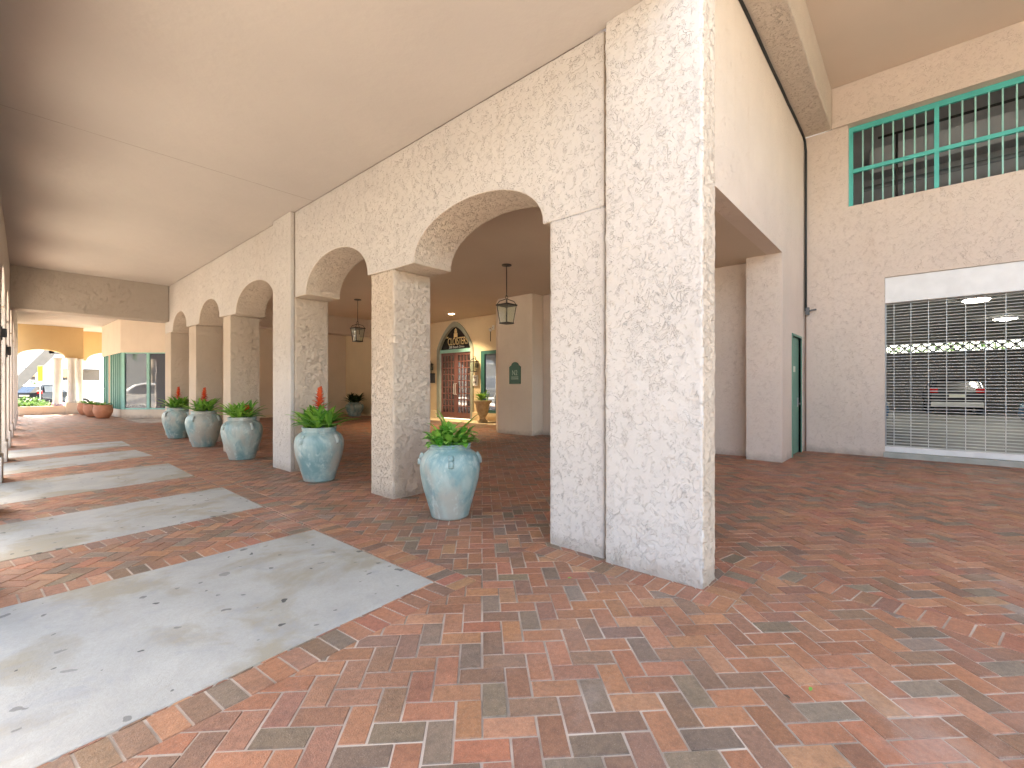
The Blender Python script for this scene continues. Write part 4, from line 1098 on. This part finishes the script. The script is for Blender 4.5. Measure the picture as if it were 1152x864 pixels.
MB().prism([(-.6, 43.6, -.04), (.1, 43.6, -.04), (2.55, 43.6, 3.45), (2.55, 43.6, 3.95), (2.2, 43.6, 3.95)], (0, .18, 0)).build('stringer', M['stair_shade_grey'], st_)
MB().prism([(-.6, 44.8, -.04), (.1, 44.8, -.04), (2.55, 44.8, 3.45), (2.55, 44.8, 3.95), (2.2, 44.8, 3.95)], (0, .18, 0)).build('stringer', M['stair_shade_grey'], st_)
for k in range(18):
    t_ = (k+.5)/18; MB().box(-.2+2.5*t_, .15+2.5*t_, 43.78, 44.8, .12+3.55*t_, .17+3.55*t_).build('tread', M['stair_shade_grey'], st_)
MB().box(2.3, 3.6, 43.6, 45, 3.60, 3.78).build('landing', M['stair_shade_grey'], st_)
MB().box(3.4, 3.55, 44.2, 44.35, -.05, 3.6).build('post', M['stair_shade_grey'], st_)
def shrub(name, x, y, z, rx, ry, rz_, n, lab, mat='hedge', L0=.12):
    t = thing(name, (x, y, z), lab, 'shrub', 'shrubs by the side street'); rnd = random.Random(int(x*10+y)); mb = MB()
    for i in range(n):
        v = Vector((rnd.gauss(0, 1), rnd.gauss(0, 1), rnd.gauss(0, 1))).normalized()*rnd.uniform(.6, 1.0)
        mb.leaf((v.x*rx, v.y*ry, rz_+v.z*rz_), rnd.uniform(0, 6.283), R(rnd.uniform(-20, 80)), rnd.uniform(L0, L0*2), L0*.7, R(40), rnd.random(), 3, .15)
    mb.build('foliage', M[mat], t, org=(0, 0, 0), fix=False)
    MB().tube([(0, 0, 0), (0, 0, rz_)], .04).build('stem', M['bark'], t, org=(0, 0, 0))
shrub('shrub', 1.62, 46.2, -.05, .6, .6, .85, 700, 'round green shrub beyond the slanted outdoor stair')
shrub('shrub', 1.25, 40.0, -.05, .75, .5, .36, 600, 'low spreading green shrub nearest the end arch')
o = sheet('lawn', -4.4, 3.0, 36.6, 39.4, -.02, M['grass'])
def palm(x, y, h, lab, seed):
    t = thing('palm_tree', (x, y, -.05), lab, 'tree', 'palms across the street'); rnd = random.Random(seed)
    MB().tube([(0, 0, 0), (.1, .05, h*.5), (.15, 0, h)], .2, 10, .14).build('trunk', M['bark'], t, org=(0, 0, 0), smooth=True)
    mb = MB()
    for k in range(26):
        az = k*2.4; el = R(rnd.uniform(-10, 75)); p = Vector((.15, 0, h)); e_ = el
        for i in range(14):
            dv = Vector((math.cos(az)*math.cos(e_), math.sin(az)*math.cos(e_), math.sin(e_))); p = p+dv*.16; e_ -= .11
            if i > 2:
                for s in (-1, 1): mb.leaf(p, az+s*1.0, e_-.2, .55*(1-abs(i-8)/12), .05, .5, rnd.random(), 2, .1)
    mb.build('crown', M['hedge'], t, org=(0, 0, 0), fix=False)
for k, (x, y, h) in enumerate(((-3.2, 9, 5.5), (-18, 2, 7), (-13.5, 23.4, 5.0), (-17, 27, 7.2))):
    palm(x, y, h, ['palm by the kerb mirrored in the entrance window', 'palm across the street opposite the forecourt', 'palm across the street opposite the shop', 'palm across the street, northernmost of the row'][k], k)
shrub('shrub', 40, -2, 0, 2, 5.5, 2.2, 1500, 'tall green hedge glimpsed through the garage vent blocks', 'hedge', .22)
# south side wall of the court and the storeys above, added outside the picture to shade it
struct(MB().box(-.85, 11.4, -14, -7.0, -.15, .0).build('court_pavement', M['sidewalk']))
struct(MB().box(-.85, 3.3, -7.0, -3.0, -.14, .0045).build('forecourt', M['sidewalk']))
# fallen leaves on the bricks
for k, (x, y, c, lab) in enumerate(((2.294, .346, 'leaf_bright', 'tiny green leaf lying on the foreground bricks'), (2.18, .40, 'soil', 'small dark brown leaf lying on the foreground bricks'), (2.58, 1.757, 'leaf_bright', 'tiny green sprout between the bricks near the pier foot'))):
    mb = MB(); mb.leaf((0, 0, .012), k*1.3, .15, .028, .014, .4, .3, 4, .3)
    o = mb.build('fallen_leaf', M[c], fix=False); o.location = (x, y, 0); tag(o, lab, 'leaf')
